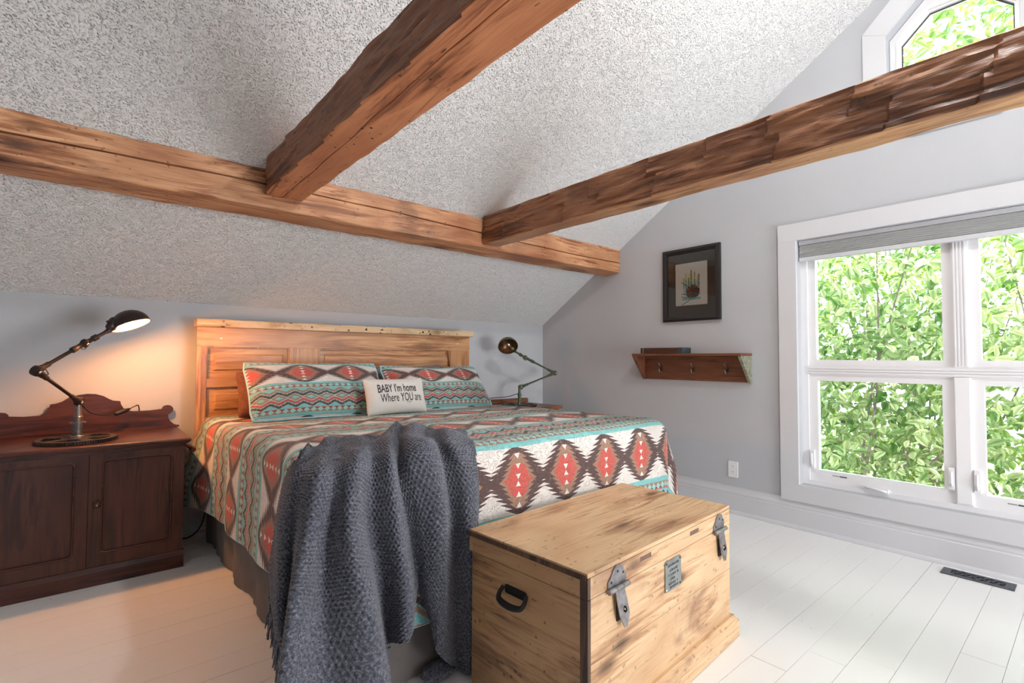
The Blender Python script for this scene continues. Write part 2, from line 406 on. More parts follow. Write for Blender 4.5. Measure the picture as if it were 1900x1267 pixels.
def catmull(P, n):
    P = [np.array(p, float) for p in P]; P = [2 * P[0] - P[1]] + P + [2 * P[-1] - P[-2]]; out = []
    m = len(P) - 3
    for i in range(n):
        t = i / (n - 1) * m; k = min(int(t), m - 1); t -= k
        a, b, c, d = P[k:k + 4]
        out.append(.5 * ((2 * b) + (c - a) * t + (2 * a - 5 * b + 4 * c - d) * t * t + (3 * b - a - 3 * c + d) * t ** 3))
    return out
gx = lambda x0, s=1: (lambda a, b, d: (x0 + s * d, a, b))     # polygon in (y, z), extruded along x

# ------------------------------------------------------------------ the room
gable = [(D, 0), (D, KZ), (RY, RZ), (YF, KZ), (YF, 0)]
WY0, WY1, WZ0, WZ1 = -.307, 1.313, .292, 1.915
def octagon(w, h0, ch): return [(RY + w, 2.88 - h0 + ch), (RY + w, 2.88 + h0 - ch), (RY + w - ch, 2.88 + h0), (RY - w + ch, 2.88 + h0), (RY - w, 2.88 + h0 - ch), (RY - w, 2.88 - h0 + ch), (RY - w + ch, 2.88 - h0), (RY + w - ch, 2.88 - h0)]
oct_in = octagon(.30, .352, .17)
tag(obj('wall_right', prism(bmesh.new(), gable, .16, gx(W), [[(WY0, WZ0), (WY1, WZ0), (WY1, WZ1), (WY0, WZ1)], oct_in]), 'wall'), kind='structure')
tag(obj('wall_left', prism(bmesh.new(), gable, -.12, gx(XL)), 'wall'), kind='structure')
tag(obj('wall_back', B(XL, W, D, D + .12, 0, KZ), 'wall'), kind='structure')
bm = bmesh.new(); prism(bm, [(XL, 0), (W, 0), (W, KZ), (XL, KZ)], .12, lambda a, b, d: (a, YF - d, b))
tag(obj('wall_front', bm, 'wall'), kind='structure')
bm = bmesh.new()
for y0, y1 in ((D, RY), (RY, YF)):
    vs = [bm.verts.new(p) for p in ((XL, y0, ceil_z(y0)), (W, y0, ceil_z(y0)), (W, y1, ceil_z(y1)), (XL, y1, ceil_z(y1)))]
    vt = [bm.verts.new(v.co + Vector((0, 0, .15))) for v in vs]
    bm.faces.new(vs); bm.faces.new(vt[::-1])
    for i in range(4): bm.faces.new((vs[i], vs[(i + 1) % 4], vt[(i + 1) % 4], vt[i]))
tag(obj('ceiling', bm, 'ceiling'), kind='structure')
fl = tag(obj('floor', B(XL, W, YF, D, -.10, -.006), 'groove'), kind='structure')
# floor boards run parallel to the head wall
PW = .1265; k0 = int((D - 2.275) / PW) + 1; i = -k0; row = 0
joints = {12: [2.138], 13: [2.243], 14: [2.245, .9], 15: [2.575]}
while True:
    y1 = 2.275 - i * PW; y0 = y1 - PW
    if y1 <= YF: break
    y1 = min(y1, D); y0 = max(y0, YF)
    rr = random.Random(i * 31 + 5)
    cuts = joints.get(i - 0, None) or sorted([XL + rr.uniform(.6, 2.4), XL + rr.uniform(3.2, 5.4)])
    xs = [XL] + cuts + [W]
    for x0, x1 in zip(xs, xs[1:]):
        g = .0006; dz = rr.uniform(-.0006, .0004)
        vx = .3 <= (y0 + y1) / 2 <= .577 and x1 > 3.6
        bm = bmesh.new(); box(bm, x0 + g, x1 - g, y0 + g, y1 - g, -.006, dz)
        o = obj('plank', bm, 'floor', fl); o.data.materials[0] = M['floor']
    i += 1
# baseboards
def profile_run(name, a, b, nrm):
    prof = [(0, 0), (.030, 0), (.030, .006), (.026, .016), (.017, .022), (.014, .024), (.014, .128), (.010, .134), (.012, .142), (.012, .150), (.006, .168), (.004, .186), (.006, .192), (0, .192)]
    bm = bmesh.new(); A = Vector(a); Bv = Vector(b); n = Vector(nrm)
    ra = [bm.verts.new(A + n * p[0] + Vector((0, 0, p[1]))) for p in prof]; rb = [bm.verts.new(Bv + n * p[0] + Vector((0, 0, p[1]))) for p in prof]
    for q in range(len(prof)): bm.faces.new((ra[q], ra[(q + 1) % len(prof)], rb[(q + 1) % len(prof)], rb[q]))
    bm.faces.new(ra[::-1]); bm.faces.new(rb)
    tag(obj(name, bm, 'trim'), kind='structure')
profile_run('baseboard_right', (W, YF + .001, 0), (W, D - .001, 0), (-1, 0, 0))
profile_run('baseboard_back', (XL, D, 0), (W - .031, D, 0), (0, -1, 0))

d1 = thing('added_door_1', (2.35, YF, 0), None, None); d1['kind'] = 'structure'  # unseen door, added only to frame the fill light
obj('added_door_frame', prism(bmesh.new(), [(1.42, .02), (3.28, .02), (3.28, 1.44), (1.42, 1.44)], .03, lambda a, b, d: (a, YF + .001 + d, b), [[(1.50, .14), (2.32, .14), (2.32, 1.38), (1.50, 1.38)], [(2.38, .14), (3.20, .14), (3.20, 1.38), (2.38, 1.38)]]), 'trim', d1)
# ------------------------------------------------------------------ lower window
w1 = thing('window_1', (W, .503, WZ0), None, None); w1['kind'] = 'structure'
CT = .022
cz0, cz1, cy0, cy1 = .182, 2.03, -.42, 1.425
obj('casing_board', B(W - CT, W, cy0, cy1, WZ1, cz1), 'trim', w1, bev=.002)
obj('casing_board', B(W - CT, W, cy0, cy1, cz0, WZ0), 'trim', w1, bev=.002)
obj('casing_board', B(W - CT, W, cy0, WY0, WZ0 + .0005, WZ1 - .0005), 'trim', w1, bev=.002)
obj('casing_board', B(W - CT, W, WY1, cy1, WZ0 + .0005, WZ1 - .0005), 'trim', w1, bev=.002)
FX0, FX1 = W + .062, W + .135
bm = bmesh.new(); yc = .503
prism(bm, [(WY0, WZ0), (WY1, WZ0), (WY1, WZ1), (WY0, WZ1)], FX1 - FX0, gx(FX0),
      [[(WY0 + .038, WZ0 + .03), (yc - .035, WZ0 + .03), (yc - .035, 1.02), (WY0 + .038, 1.02)], [(yc + .035, WZ0 + .03), (WY1 - .038, WZ0 + .03), (WY1 - .038, 1.02), (yc + .035, 1.02)],
       [(WY0 + .038, 1.075), (yc - .035, 1.075), (yc - .035, WZ1 - .03), (WY0 + .038, WZ1 - .03)], [(yc + .035, 1.075), (WY1 - .038, 1.075), (WY1 - .038, WZ1 - .03), (yc + .035, WZ1 - .03)]])
obj('window_frame', bm, 'vinyl', w1, bev=.004)
bm = bmesh.new()                                       # ridged centre mullion and transom covers
for q in (-.022, -.008, .008, .022): box(bm, FX0 - .006, FX0 + .002, yc + q - .004, yc + q + .004, 1.08, WZ1 - .03)
for q in (1.032, 1.048, 1.064): box(bm, FX0 - .006, FX0 + .002, WY0 + .03, WY1 - .03, q - .004, q + .004)
box(bm, FX0 - .008, FX0 + .001, yc - .030, yc + .030, WZ0 + .04, 1.02)
obj('mullion_cover', bm, 'vinyl', w1, bev=.001)
def rect(a0, a1, b0, b1): return [(a0, b0), (a1, b0), (a1, b1), (a0, b1)]
for s in (0, 1):
    ya, yb = ((yc + .035, WY1 - .038), (WY0 + .038, yc - .035))[s]
    sw = .052
    fs = obj('sash', prism(bmesh.new(), rect(ya - .004, yb + .004, WZ0 + .026, 1.024), .045, gx(FX0 + .010), [rect(ya + sw, yb - sw, WZ0 + .10, 1.018 - .04)]), 'vinyl', w1, bev=.004)
    obj('pane', B(FX0 + .035, FX0 + .039, ya + sw - .004, yb - sw + .004, WZ0 + .096, .982), 'glass', fs)
    fu = obj('sash', prism(bmesh.new(), rect(ya - .004, yb + .004, 1.071, WZ1 - .026), .045, gx(FX0 + .014), [rect(ya + .045, yb - .045, 1.115, WZ1 - .075)]), 'vinyl', w1, bev=.006)
    obj('pane', B(FX0 + .04, FX0 + .044, ya + .041, yb - .041, 1.111, WZ1 - .071), 'glass', fu)
    bm = bmesh.new(); box(bm, FX0 - .012, FX0 + .012, (ya + yb) / 2 - .06, (ya + yb) / 2 + .06, WZ0 + .022, WZ0 + .045)
    cr = obj('crank_cover', bm, 'vinyl', w1, bev=.006)
    bm = bmesh.new(); c_ = (ya + yb) / 2
    tube(bm, [(FX0 - .014, c_ + .05, WZ0 + .042), (FX0 - .024, c_ + .02, WZ0 + .046), (FX0 - .024, c_ - .02, WZ0 + .040), (FX0 - .020, c_ - .055, WZ0 + .034)], [.007, .006, .005, .007], 8)
    obj('crank_handle', bm, 'vinyl', cr, smooth=True)
    for yl in (ya + .018, yb - .018):
        bm = bmesh.new(); box(bm, FX0 - .008, FX0 + .014, yl - .013, yl + .013, .40, .52)
        lt_ = obj('sash_lock', bm, 'vinyl', w1, bev=.004)
        bm = bmesh.new(); tube(bm, [(FX0 - .010, yl, .415), (FX0 - .020, yl, .445), (FX0 - .016, yl, .50)], [.006, .007, .005], 8); obj('lock_lever', bm, 'vinyl', lt_, smooth=True)
    bm = bmesh.new(); box(bm, FX0 + .008, FX0 + .0105, yb - sw - .30 if not s else yb - .30, (yb - sw - .26) if not s else yb - .26, WZ0 + .075, WZ0 + .081)
    yq = yb - .02 - .38
    bm.free(); bm = bmesh.new()
    for q in range(6): box(bm, FX0 + .0085, FX0 + .0105, yb - .165 + q * .006, yb - .162 + q * .006, WZ0 + .074, WZ0 + .079)
    box(bm, FX0 + .0085, FX0 + .0105, yb - .21, yb - .17, WZ0 + .073, WZ0 + .080)
    obj('maker_mark', bm, 'slot', fs)
# pull-up shade
bl = thing('window_blind', (W + .04, .503, 1.79), 'grey cellular blind pulled up at the top of the big window', 'blind')
obj('head_rail', B(W + .018, W + .058, WY0 + .006, WY1 - .006, 1.885, 1.912), 'blindrail', bl, bev=.002)
bm = bmesh.new(); n = 7
prof = []
for q in range(n):
    z0 = 1.800 + q * .085 / n; prof += [(W + .026, z0), (W + .020, z0 + .0425 / n), ]
prof += [(W + .026, 1.885)]
prism(bm, prof + [(W + .054, 1.885), (W + .054, 1.800)], WY1 - WY0 - .016, lambda a, b, d: (a, WY0 + .008 + d, b)); obj('blind_fabric', bm, 'blind', bl)
obj('bottom_rail', B(W + .018, W + .056, WY0 + .008, WY1 - .008, 1.775, 1.7995), 'blindrail', bl, bev=.003)

# octagonal window
w2 = thing('window_2', (W, RY, 2.88), None, None); w2['kind'] = 'structure'
oo, oi_ = octagon(.415, .462, .225), oct_in
for q in range(8):
    p = (q + 1) % 8; sh = .003
    a, b, c, d = [Vector((*v, 0)) for v in (oo[q], oo[p], oi_[p], oi_[q])]
    t = (b - a).normalized() * .0006
    obj('casing_board', prism(bmesh.new(), [(a + t).xy, (b - t).xy, (c - t).xy, (d + t).xy], -.02, gx(W)), 'trim', w2)
obj('window_frame', prism(bmesh.new(), octagon(.298, .35, .169), .05, gx(W + .075), [octagon(.242, .265, .135)]), 'vinyl', w2, bev=.004)
obj('window_stop', prism(bmesh.new(), octagon(.262, .293, .148), .02, gx(W + .056), [octagon(.250, .275, .139)]), 'vinyl', w2)
obj('pane', prism(bmesh.new(), octagon(.244, .268, .136), .004, gx(W + .10)), 'glass', w2)
obj('gasket', prism(bmesh.new(), octagon(.2425, .2655, .1352), .006, gx(W + .092), [octagon(.236, .258, .132)]), 'slot', w2)

# ------------------------------------------------------------------ hand-hewn beams
def beam(name, axis, s0, s1, corners, faces, mat, label, seed, ns=420, crack=None, chops=None, amp=.004, knots=()):
    """corners: 4 (a,b) points of the cross-section; axis 'X': (s,a,b) 'Y': (a,s,b)"""
    bm = bmesh.new(); n = 20; ring0 = []
    for q in range(4):
        A, Bq = Vector(corners[q]), Vector(corners[(q + 1) % 4]); e = Bq - A; nn = Vector((-e.y, e.x)).normalized()
        for k in range(n): ring0.append((A + e * (k / n), nn, q, k / n))
    NR = len(ring0); P = lambda s, v: (s, v.x, v.y) if axis == 'X' else (v.x, s, v.y)
    rings = []; cm = []
    for i in range(ns + 1):
        s = s0 + (s1 - s0) * i / ns; ring = []
        for (v, nn, q, t) in ring0:
            vv = v.copy(); tt = t; w = 1.0 if t > 0 else .6
            if crack and q == crack[0]:
                c0 = crack[1](s); kc = round(c0 * n); off = (c0 * n - kc)
                kk = round(t * n)
                if 0 < kk < n: vv = v + (Vector(corners[(q + 1) % 4]) - Vector(corners[q])) / n * (off * max(0, 1 - abs(kk - kc) / 4))
                if abs(kk - kc) == 1: vv = v.lerp(v, 1) + (Vector(corners[(q + 1) % 4]) - Vector(corners[q])) * (c0 + (kk - kc) * crack[2] / (Vector(corners[(q + 1) % 4]) - Vector(corners[q])).length - kk / n)
                if kk == kc:
                    wob = noise.noise(Vector((s * 1.3, seed, 0))); vv = vv - nn * (crack[3] * min(1, max(.1, (wob + .55) * 3)))
            dsp = noise.noise(Vector((s * 2.2, seed, q * 7))) * amp * 1.6 + noise.noise(Vector((s * 5, t * 2.5 + q * 3, seed))) * amp + noise.noise(Vector((s * 9, t * 26 + q * 9, seed + 3))) * amp * .35
            if chops and q in chops[0]:
                hrow = 0 if (t + .12 * noise.noise(Vector((s * 3, seed, 9)))) < .5 else 1
                ph = noise.noise(Vector((s * .9, hrow * 5 + q * 3, seed + 5)))
                x_ = s * 3.1 + hrow * .43 + ph * .9 + t * .12; f = x_ - math.floor(x_)
                am = .55 + .45 * noise.noise(Vector((math.floor(x_) * 3.7, hrow * 2.1, seed)))
                dsp += chops[1] * am * (f - .5)
                dsp += chops[1] * .45 * noise.noise(Vector((s * 7, t * 9 + s * 2.2, seed + 8)))
            dd = 0
            if t == 0: dd = -.004 + noise.noise(Vector((s * 6, q, seed))) * .006
            cen = (ring0[0][0] + ring0[2 * n][0]) / 2
            ring.append(bm.verts.new(P(s, vv + nn * dsp + (cen - v).normalized() * max(0, -dd))))
        rings.append(ring)
    for i in range(ns):
        for q in range(NR):
            f = bm.faces.new((rings[i][q], rings[i][(q + 1) % NR], rings[i + 1][(q + 1) % NR], rings[i + 1][q]))
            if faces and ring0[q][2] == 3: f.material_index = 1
    bm.faces.new(rings[0][::-1]); bm.faces.new(rings[-1])
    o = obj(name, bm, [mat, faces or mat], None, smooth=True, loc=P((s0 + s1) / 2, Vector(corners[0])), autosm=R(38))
    return tag(o, label, 'beam')
# long plate under the slope (front face is face 3: corner3 -> corner0)
yb = 2.776
beam('timber_beam', 'X', XL, W - .002, [(yb + .168, 1.868), (yb + .168, 1.985), (yb, 2.092), (yb, 1.888)][::-1], None, 'beam_a',
     'long timber beam running along the sloped ceiling above the bed', 3, ns=520, crack=(0, lambda s: .50 + .10 * math.sin(s * 1.3 + .6) + .03 * noise.noise(Vector((s * 2.5, 1, 1))), .0045, .03), amp=.004)
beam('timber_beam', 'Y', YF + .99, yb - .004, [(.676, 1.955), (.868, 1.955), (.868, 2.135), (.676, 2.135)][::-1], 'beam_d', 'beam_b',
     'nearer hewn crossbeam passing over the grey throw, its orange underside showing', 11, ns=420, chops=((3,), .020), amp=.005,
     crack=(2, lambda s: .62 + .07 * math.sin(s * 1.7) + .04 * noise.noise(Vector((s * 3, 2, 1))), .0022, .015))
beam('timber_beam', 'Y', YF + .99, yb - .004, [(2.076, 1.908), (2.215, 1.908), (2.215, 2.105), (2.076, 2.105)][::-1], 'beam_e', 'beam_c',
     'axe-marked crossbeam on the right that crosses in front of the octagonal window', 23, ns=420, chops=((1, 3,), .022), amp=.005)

# ------------------------------------------------------------------ bed: headboard, base, skirt
bed = thing('bed', (1.545, 2.6, 0), 'king bed with a headboard made from an old panelled pine door', 'bed')
hb = obj('headboard', B(.535, 2.565, 3.642, 3.66, .25, 1.303), 'hb', bed)
yf = 3.622                                             # front face of rails and stiles
def hbx(nm, x0, x1, z0, z1, mat='hb', yy=yf, b=.002): return obj(nm, B(x0, x1, yy, 3.641, z0, z1), mat, hb, bev=b)
bm = bmesh.new(); nn_ = 90
for i in range(nn_ + 1):
    x = .508 + (2.586 - .508) * i / nn_
    w0 = noise.noise(Vector((x * 9, 0, 3))) * .0025; w1 = noise.noise(Vector((x * 7, 5, 3))) * .003
    bm.verts.new((x, 3.578 + w0, 1.303)); bm.verts.new((x, 3.575 + w0, 1.308)); bm.verts.new((x, 3.575 + w0 + w1, 1.346)); bm.verts.new((x, 3.580 + w0, 1.352 + w1)); bm.verts.new((x, 3.70, 1.352)); bm.verts.new((x, 3.70, 1.303))
bm.verts.ensure_lookup_table()
for i in range(nn_):
    for q in range(6): bm.faces.new([bm.verts[k] for k in (i * 6 + q, i * 6 + (q + 1) % 6, i * 6 + 6 + (q + 1) % 6, i * 6 + 6 + q)])
bm.faces.new([bm.verts[k] for k in range(6)][::-1]); bm.faces.new([bm.verts[nn_ * 6 + k] for k in range(6)])
o = obj('cap_board', bm, 'cap', hb, label='pale worm-holed cap board')
hbx('top_rail', .516, 2.578, 1.180, 1.302)
hbx('stile', .518, .571, .25, 1.1795, 'hbv')
hbx('stile', 1.064, 1.268, .30, 1.1795, 'hbv')
obj('stile', prism(bmesh.new(), [(2.350, 1.1795), (2.578, 1.1795), (2.578, .25), (2.56, .25), (2.398, .95)], .019, lambda a, b, d: (a, yf + d, b)), 'hbv', hb)
hbx('middle_rail', .572, 1.063, .925, .979)
hbx('bottom_rail', .572, 1.063, .66, .738)
hbx('bottom_rail', 1.269, 2.40, .80, .925)
def raised(x0, x1, z0, z1, i0, i1, j0, j1, sl=0):
    """panel with a sloping margin and a raised field; sl slants the right end"""
    bm = bmesh.new(); yo, ym, yt = 3.6405, 3.6385, 3.630
    def ring(a0, a1, b0, b1, y): return [bm.verts.new(p) for p in ((a0, y, b0), (a1 + sl * (z1 - b0), y, b0), (a1 + sl * (z1 - b1), y, b1), (a0, y, b1))]
    r = [ring(x0, x1, z0, z1, yo), ring(i0 - .006, i1 + .006, j0 - .006, j1 + .006, ym - .001), ring(i0, i1, j0, j1, yt), ring(i0 + .003, i1 - .003, j0 + .003, j1 - .003, yt - .003), ring(i0 + .012, i1 - .012, j0 + .010, j1 - .010, yt - .003)]
    for a, b in zip(r, r[1:]):
        for q in range(4): bm.faces.new((a[q], a[(q + 1) % 4], b[(q + 1) % 4], b[q]))
    bm.faces.new(r[-1]); p_ = obj('panel', bm, 'hb', hb)
raised(.572, 1.063, .980, 1.179, .617, 1.020, 1.034, 1.128)
raised(.572, 1.063, .739, .924, .622, 1.020, .786, .880)
raised(1.269, 2.349, .926, 1.179, 1.311, 2.330, 1.036, 1.130, sl=.20)
for x0, x1, z0, z1 in ((.572, 1.063, .980, 1.179), (.572, 1.063, .739, .924), (1.269, 2.349, .926, 1.179)):
    bm = bmesh.new()
    box(bm, x0, x1, 3.629, 3.640, z1 - .006, z1 - .0002); box(bm, x0, x0 + .006, 3.629, 3.640, z0, z1 - .006); box(bm, x1 - .006, x1, 3.629, 3.640, z0, z1 - .006)
    obj('moulding', bm, 'hbv', hb, bev=.002)
for px, pz in ((.648, 1.234), (2.452, 1.24)):
    bm = bmesh.new(); lathe(bm, [(0, 0), (.004, .0005), (.006, 0)], frame_mx((px, yf - .0005, pz), (0, -1, 0)), 12); obj('screw_cover', bm, 'white_plastic', hb)
obj('mattress', B(.62, 2.47, 1.62, 3.60, .36, .70), 'mattress', bed, bev=.05)
# skirt with soft vertical ripples
bm = bmesh.new(); path = []
sx0, sx1, sy0, sy1 = .597, 2.495, 1.585, 3.60
for i in range(200): path.append((sx0, sy1 - (sy1 - sy0 - .03) * i / 199, (-1, 0)))
for i in range(1, 8): a = R(180 + 90 * i / 8); path.append((sx0 + .03 + .03 * math.cos(a), sy0 + .03 + .03 * math.sin(a), (math.cos(a), math.sin(a))))
for i in range(200): path.append((sx0 + .03 + (sx1 - sx0 - .06) * i / 199, sy0, (0, -1)))
for i in range(1, 8): a = R(270 + 90 * i / 8); path.append((sx1 - .03 + .03 * math.cos(a), sy0 + .03 + .03 * math.sin(a), (math.cos(a), math.sin(a))))
for i in range(100): path.append((sx1, sy0 + .03 + (sy1 - sy0 - .03) * i / 99, (1, 0)))
prev = None; dist = 0
for i, (x, y, n_) in enumerate(path):
    if i: dist += math.hypot(x - path[i - 1][0], y - path[i - 1][1])
    col_ = []
    for k in range(12):
        t = k / 11; am = .016 * t + .003
        d = am * noise.noise(Vector((dist * 5.5, t * .6, 4))) * 1.6 + am * .4 * noise.noise(Vector((dist * 16, t, 9)))
        col_.append(bm.verts.new((x + n_[0] * (d + .004 * t), y + n_[1] * (d + .004 * t), .42 * (1 - t) + .004)))
    if prev:
        for k in range(11): bm.faces.new((prev[k], prev[k + 1], col_[k + 1], col_[k]))
    prev = col_
o = obj('bed_skirt', bm, 'skirt', bed, smooth=True)

# ------------------------------------------------------------------ quilt
QX0, QX1, QY0 = .552, 2.520, 1.545
RR, VR = .085, .075
def quilt_top(x, y): 
    z = .772 - .034 * max(0, min(1, (y - 2.2) / 1.0)) + .004 * noise.noise(Vector((x * 2.2, y * 2.2, 1))) * 2
    return z + .0025 * noise.noise(Vector((x * 8, y * 8, 5)))
def quilt_F(a, b, dropL=None):
    ix0, ix1, iy0 = QX0 + RR + VR, QX1 - RR - VR, QY0 + RR + VR
    qx = min(max(a, ix0), ix1); qy = max(b, iy0); wx, wy = a - qx, b - qy; L = math.hypot(wx, wy)
    if L < 1e-9: return Vector((a, b, quilt_top(a, b))), 0
    n = Vector((wx / L, wy / L, 0)); z0 = quilt_top(qx + n.x * min(L, RR), qy + n.y * min(L, RR))
    d = 0
    if L <= RR: h, z = L, 0
    elif L <= RR + VR * math.pi / 2:
        th = (L - RR) / VR; h, z = RR + VR * math.sin(th), -VR * (1 - math.cos(th))
    else:
        d = L - RR - VR * math.pi / 2; h, z = RR + VR, -VR - d
        corner = abs(n.x * n.y) * 2
        s = qy if abs(n.x) > .9 else qx
        ang = math.atan2(n.y, n.x)
        rip = noise.noise(Vector((s * 3.6, d * .7, 2 + (5 if abs(n.x) > .9 else 0)))) * .022 + noise.noise(Vector((s * 10, d * 1.6, 7))) * .007
        if corner > .02: rip = rip * (1 - corner) + corner * (.035 * math.sin(ang * 8 + 1) + .02)
        if n.y < -.9: rip *= .45
        h += rip * min(1, d / .2) + .010 * min(1, d / .3)
        if n.x < -.9 and qy > 3.15: h += .12 * ((qy - 3.15) / .45) ** 1.3 * min(1, d / .3) * (1 if qy < 3.65 else 1)
    return Vector((qx + n.x * h, qy + n.y * h, z0 + z)), d
def drop_max(a, b):
    ix0, ix1, iy0 = QX0 + RR + VR, QX1 - RR - VR, QY0 + RR + VR
    wx, wy = a - min(max(a, ix0), ix1), b - max(b, iy0); L = math.hypot(wx, wy) or 1
    nx, ny = wx / L, wy / L
    base = RR + VR * math.pi / 2
    side = .40 + (.03 * max(0, min(1, (b - 3.3) / .3)) if nx < 0 else 0); foot = .498
    w = abs(ny) ** 2
    return base + side * (1 - w) + foot * w
st = .0115; A0, A1, B0, B1_ = QX0 - .52, QX1 + .50, QY0 - .60, 3.625
na, nb = int((A1 - A0) / st), int((B1_ - B0) / st)
ix0, ix1, iy0 = QX0 + RR + VR, QX1 - RR - VR, QY0 + RR + VR
V = {}; verts = []; uvs = []
def qv(i, j):
    if (i, j) in V: return V[(i, j)]
    a, b = A0 + i * st, min(B0 + j * st, B1_)
    qx = min(max(a, ix0), ix1); qy = max(b, iy0); wx, wy = a - qx, b - qy; L = math.hypot(wx, wy); dm = drop_max(a, b) if L > 0 else 9
    over = L > dm
    if L > dm + st * 1.5: V[(i, j)] = (-1, True); return V[(i, j)]
    if over: a, b = qx + wx / L * dm, qy + wy / L * dm
    p, d = quilt_F(a, b); verts.append(p); uvs.append((a + .050, b)); V[(i, j)] = (len(verts) - 1, over); return V[(i, j)]
faces = []
for i in range(na):
    for j in range(nb):
        q = [qv(i, j), qv(i + 1, j), qv(i + 1, j + 1), qv(i, j + 1)]
        if any(x[0] < 0 for x in q) or all(x[1] for x in q): continue
        faces.append([x[0] for x in q])
me = bpy.data.meshes.new('quilt'); me.from_pydata([tuple(v - Vector((1.54, 2.5, .4))) for v in verts], [], faces); me.shade_smooth()
uvl = me.uv_layers.new(name='flat'); li = np.zeros(len(me.loops), dtype=np.int32); me.loops.foreach_get('vertex_index', li)
uvl.data.foreach_set('uv', np.array(uvs, dtype=np.float32)[li].ravel()); me.materials.append(M['quilt'])
quilt = bpy.data.objects.new('quilt', me); COL.objects.link(quilt); quilt.location = (1.54, 2.5, .4)
md = quilt.modifiers.new('thickness', 'SOLIDIFY'); md.thickness = .007; md.offset = 1
tag(quilt, 'turquoise, brown and red star-patterned quilt spread over the king bed', 'quilt')
# bound edge of the quilt (turquoise strip)
edge = []
def hem_pt(a, b):
    qx = min(max(a, ix0), ix1); qy = max(b, iy0); wx, wy = a - qx, b - qy; L = math.hypot(wx, wy); dm = drop_max(a, b)
    return quilt_F(qx + wx / L * dm, qy + wy / L * dm)[0]
for i in range(150): edge.append(hem_pt(ix0 - .5, 3.62 - (3.62 - iy0) * i / 150))
for i in range(30): a = R(180 + 90 * i / 30); edge.append(hem_pt(ix0 + .5 * math.cos(a), iy0 + .5 * math.sin(a)))
for i in range(150): edge.append(hem_pt(ix0 + (ix1 - ix0) * i / 150, iy0 - .5))
for i in range(30): a = R(270 + 90 * i / 30); edge.append(hem_pt(ix1 + .5 * math.cos(a), iy0 + .5 * math.sin(a)))
for i in range(151): edge.append(hem_pt(ix1 + .5, iy0 + (3.62 - iy0) * i / 150))
bm = bmesh.new(); tube(bm, edge, .0065, 6); obj('binding', bm, 'piping', quilt, smooth=True)

# ------------------------------------------------------------------ pillows
def pillow(name, bl, ex, ez, w, h, T, mat, label, cat='pillow', pipe=None, vmap=None, ush=0, pinch=.035, sag=.0, n=46):
    """bl: bottom-left corner; ex: unit vector along the bottom; ez: unit vector up the face"""
    bl, ex, ez = Vector(bl), Vector(ex).normalized(), Vector(ez).normalized(); nn = ex.cross(ez).normalized()
    cen = bl + ex * w / 2 + ez * h / 2
    root = thing(name, (cen.x, cen.y, (bl.z)), label, cat)
    def P(u, v, s):
        U, V_ = u * 2 - 1, v * 2 - 1
        t = max(0, (1 - abs(U) ** 3.2)) ** .55 * max(0, (1 - abs(V_) ** 2.6)) ** .6
        x = U * w / 2 * (1 - pinch * (1 - V_ * V_) * 1.0 * abs(U)); y = V_ * h / 2 * (1 - pinch * 1.6 * (1 - U * U) * abs(V_))
        rc = .965 + .035 * (1 - min(1, max(0, (abs(U) + abs(V_) - 1.72) / .28)))
        crease = .006 * noise.noise(Vector((u * 5 + cen.x * 3, v * 4, s)))
        y -= sag * math.exp(-((U - .0) / .35) ** 2) * (V_ + 1) / 2 * h
        return cen + ex * x * rc + ez * y * rc + nn * s * (T * t + crease * t)
    me = bpy.data.meshes.new('cover'); vs = []; uv = []; fs = []
    for s in (1, -1):
        o_ = len(vs)
        for j in range(n + 1):
            for i in range(n + 1):
                u, v = .5 - .5 * math.cos(math.pi * i / n) * (1 if True else 0), .5 - .5 * math.cos(math.pi * j / n)
                vs.append(tuple(P(u, v, s) - root.location)); uv.append((u * w * .90 + ush, vmap(v * h, h) if vmap else v * h))
        for j in range(n):
            for i in range(n):
                q = [o_ + j * (n + 1) + i, o_ + j * (n + 1) + i + 1, o_ + (j + 1) * (n + 1) + i + 1, o_ + (j + 1) * (n + 1) + i]
                fs.append(q if s > 0 else q[::-1])
    me.from_pydata(vs, [], fs); me.shade_smooth(); l = me.uv_layers.new(name='flat')
    li = np.zeros(len(me.loops), dtype=np.int32); me.loops.foreach_get('vertex_index', li); l.data.foreach_set('uv', np.array(uv, dtype=np.float32)[li].ravel())
    me.materials.append(M[mat]); o = bpy.data.objects.new('cover', me); COL.objects.link(o); o.parent = root
    if pipe:
        pts = [P(t, 0, 0) for t in np.linspace(0, 1, 40)] + [P(1, t, 0) for t in np.linspace(0, 1, 30)][1:] + [P(1 - t, 1, 0) for t in np.linspace(0, 1, 40)][1:] + [P(0, 1 - t, 0) for t in np.linspace(0, 1, 30)][1:]
        bm = bmesh.new(); tube(bm, pts, .0065, 7, False); obj('piping', bm, pipe, root, smooth=True)
    return root, P, nn
vm = lambda v, h: 1.40 + .135 - (h - v) * 1.08 + .62 * 0
vm2 = lambda v, h: 1.43 + ((h - v) / h - .305) * .72
lean = Vector((0, .245, .322)).normalized()
pillow('sham_pillow', (.69, 3.36, .745), (1, .02, -.05), (0, .10, .30), .80, .30, .085, 'browncloth', 'plain brown sham leaning on the headboard behind the left patterned pillow', 'pillow', pinch=.05)
pillow('sham_pillow', (1.40, 3.38, .745), (1, 0, 0), (0, .09, .30), .80, .325, .07, 'greycloth', 'blue-grey pillow showing in the gap between the two patterned pillows', 'pillow', pinch=.05)
pillow('patterned_pillow', (.700, 3.06, .752), (1, .015, -.01), lean, .85, .415, .085, 'sham', 'left star-patterned pillow with light turquoise piping', 'pillow', pipe='piping', vmap=vm2)
pillow('patterned_pillow', (1.575, 3.07, .748), (1, 0, -.012), (0, .245, .30), .845, .40, .08, 'sham', 'right star-patterned pillow, dented along its top edge', 'pillow', pipe='piping', vmap=vm2, ush=-.015, sag=.05)
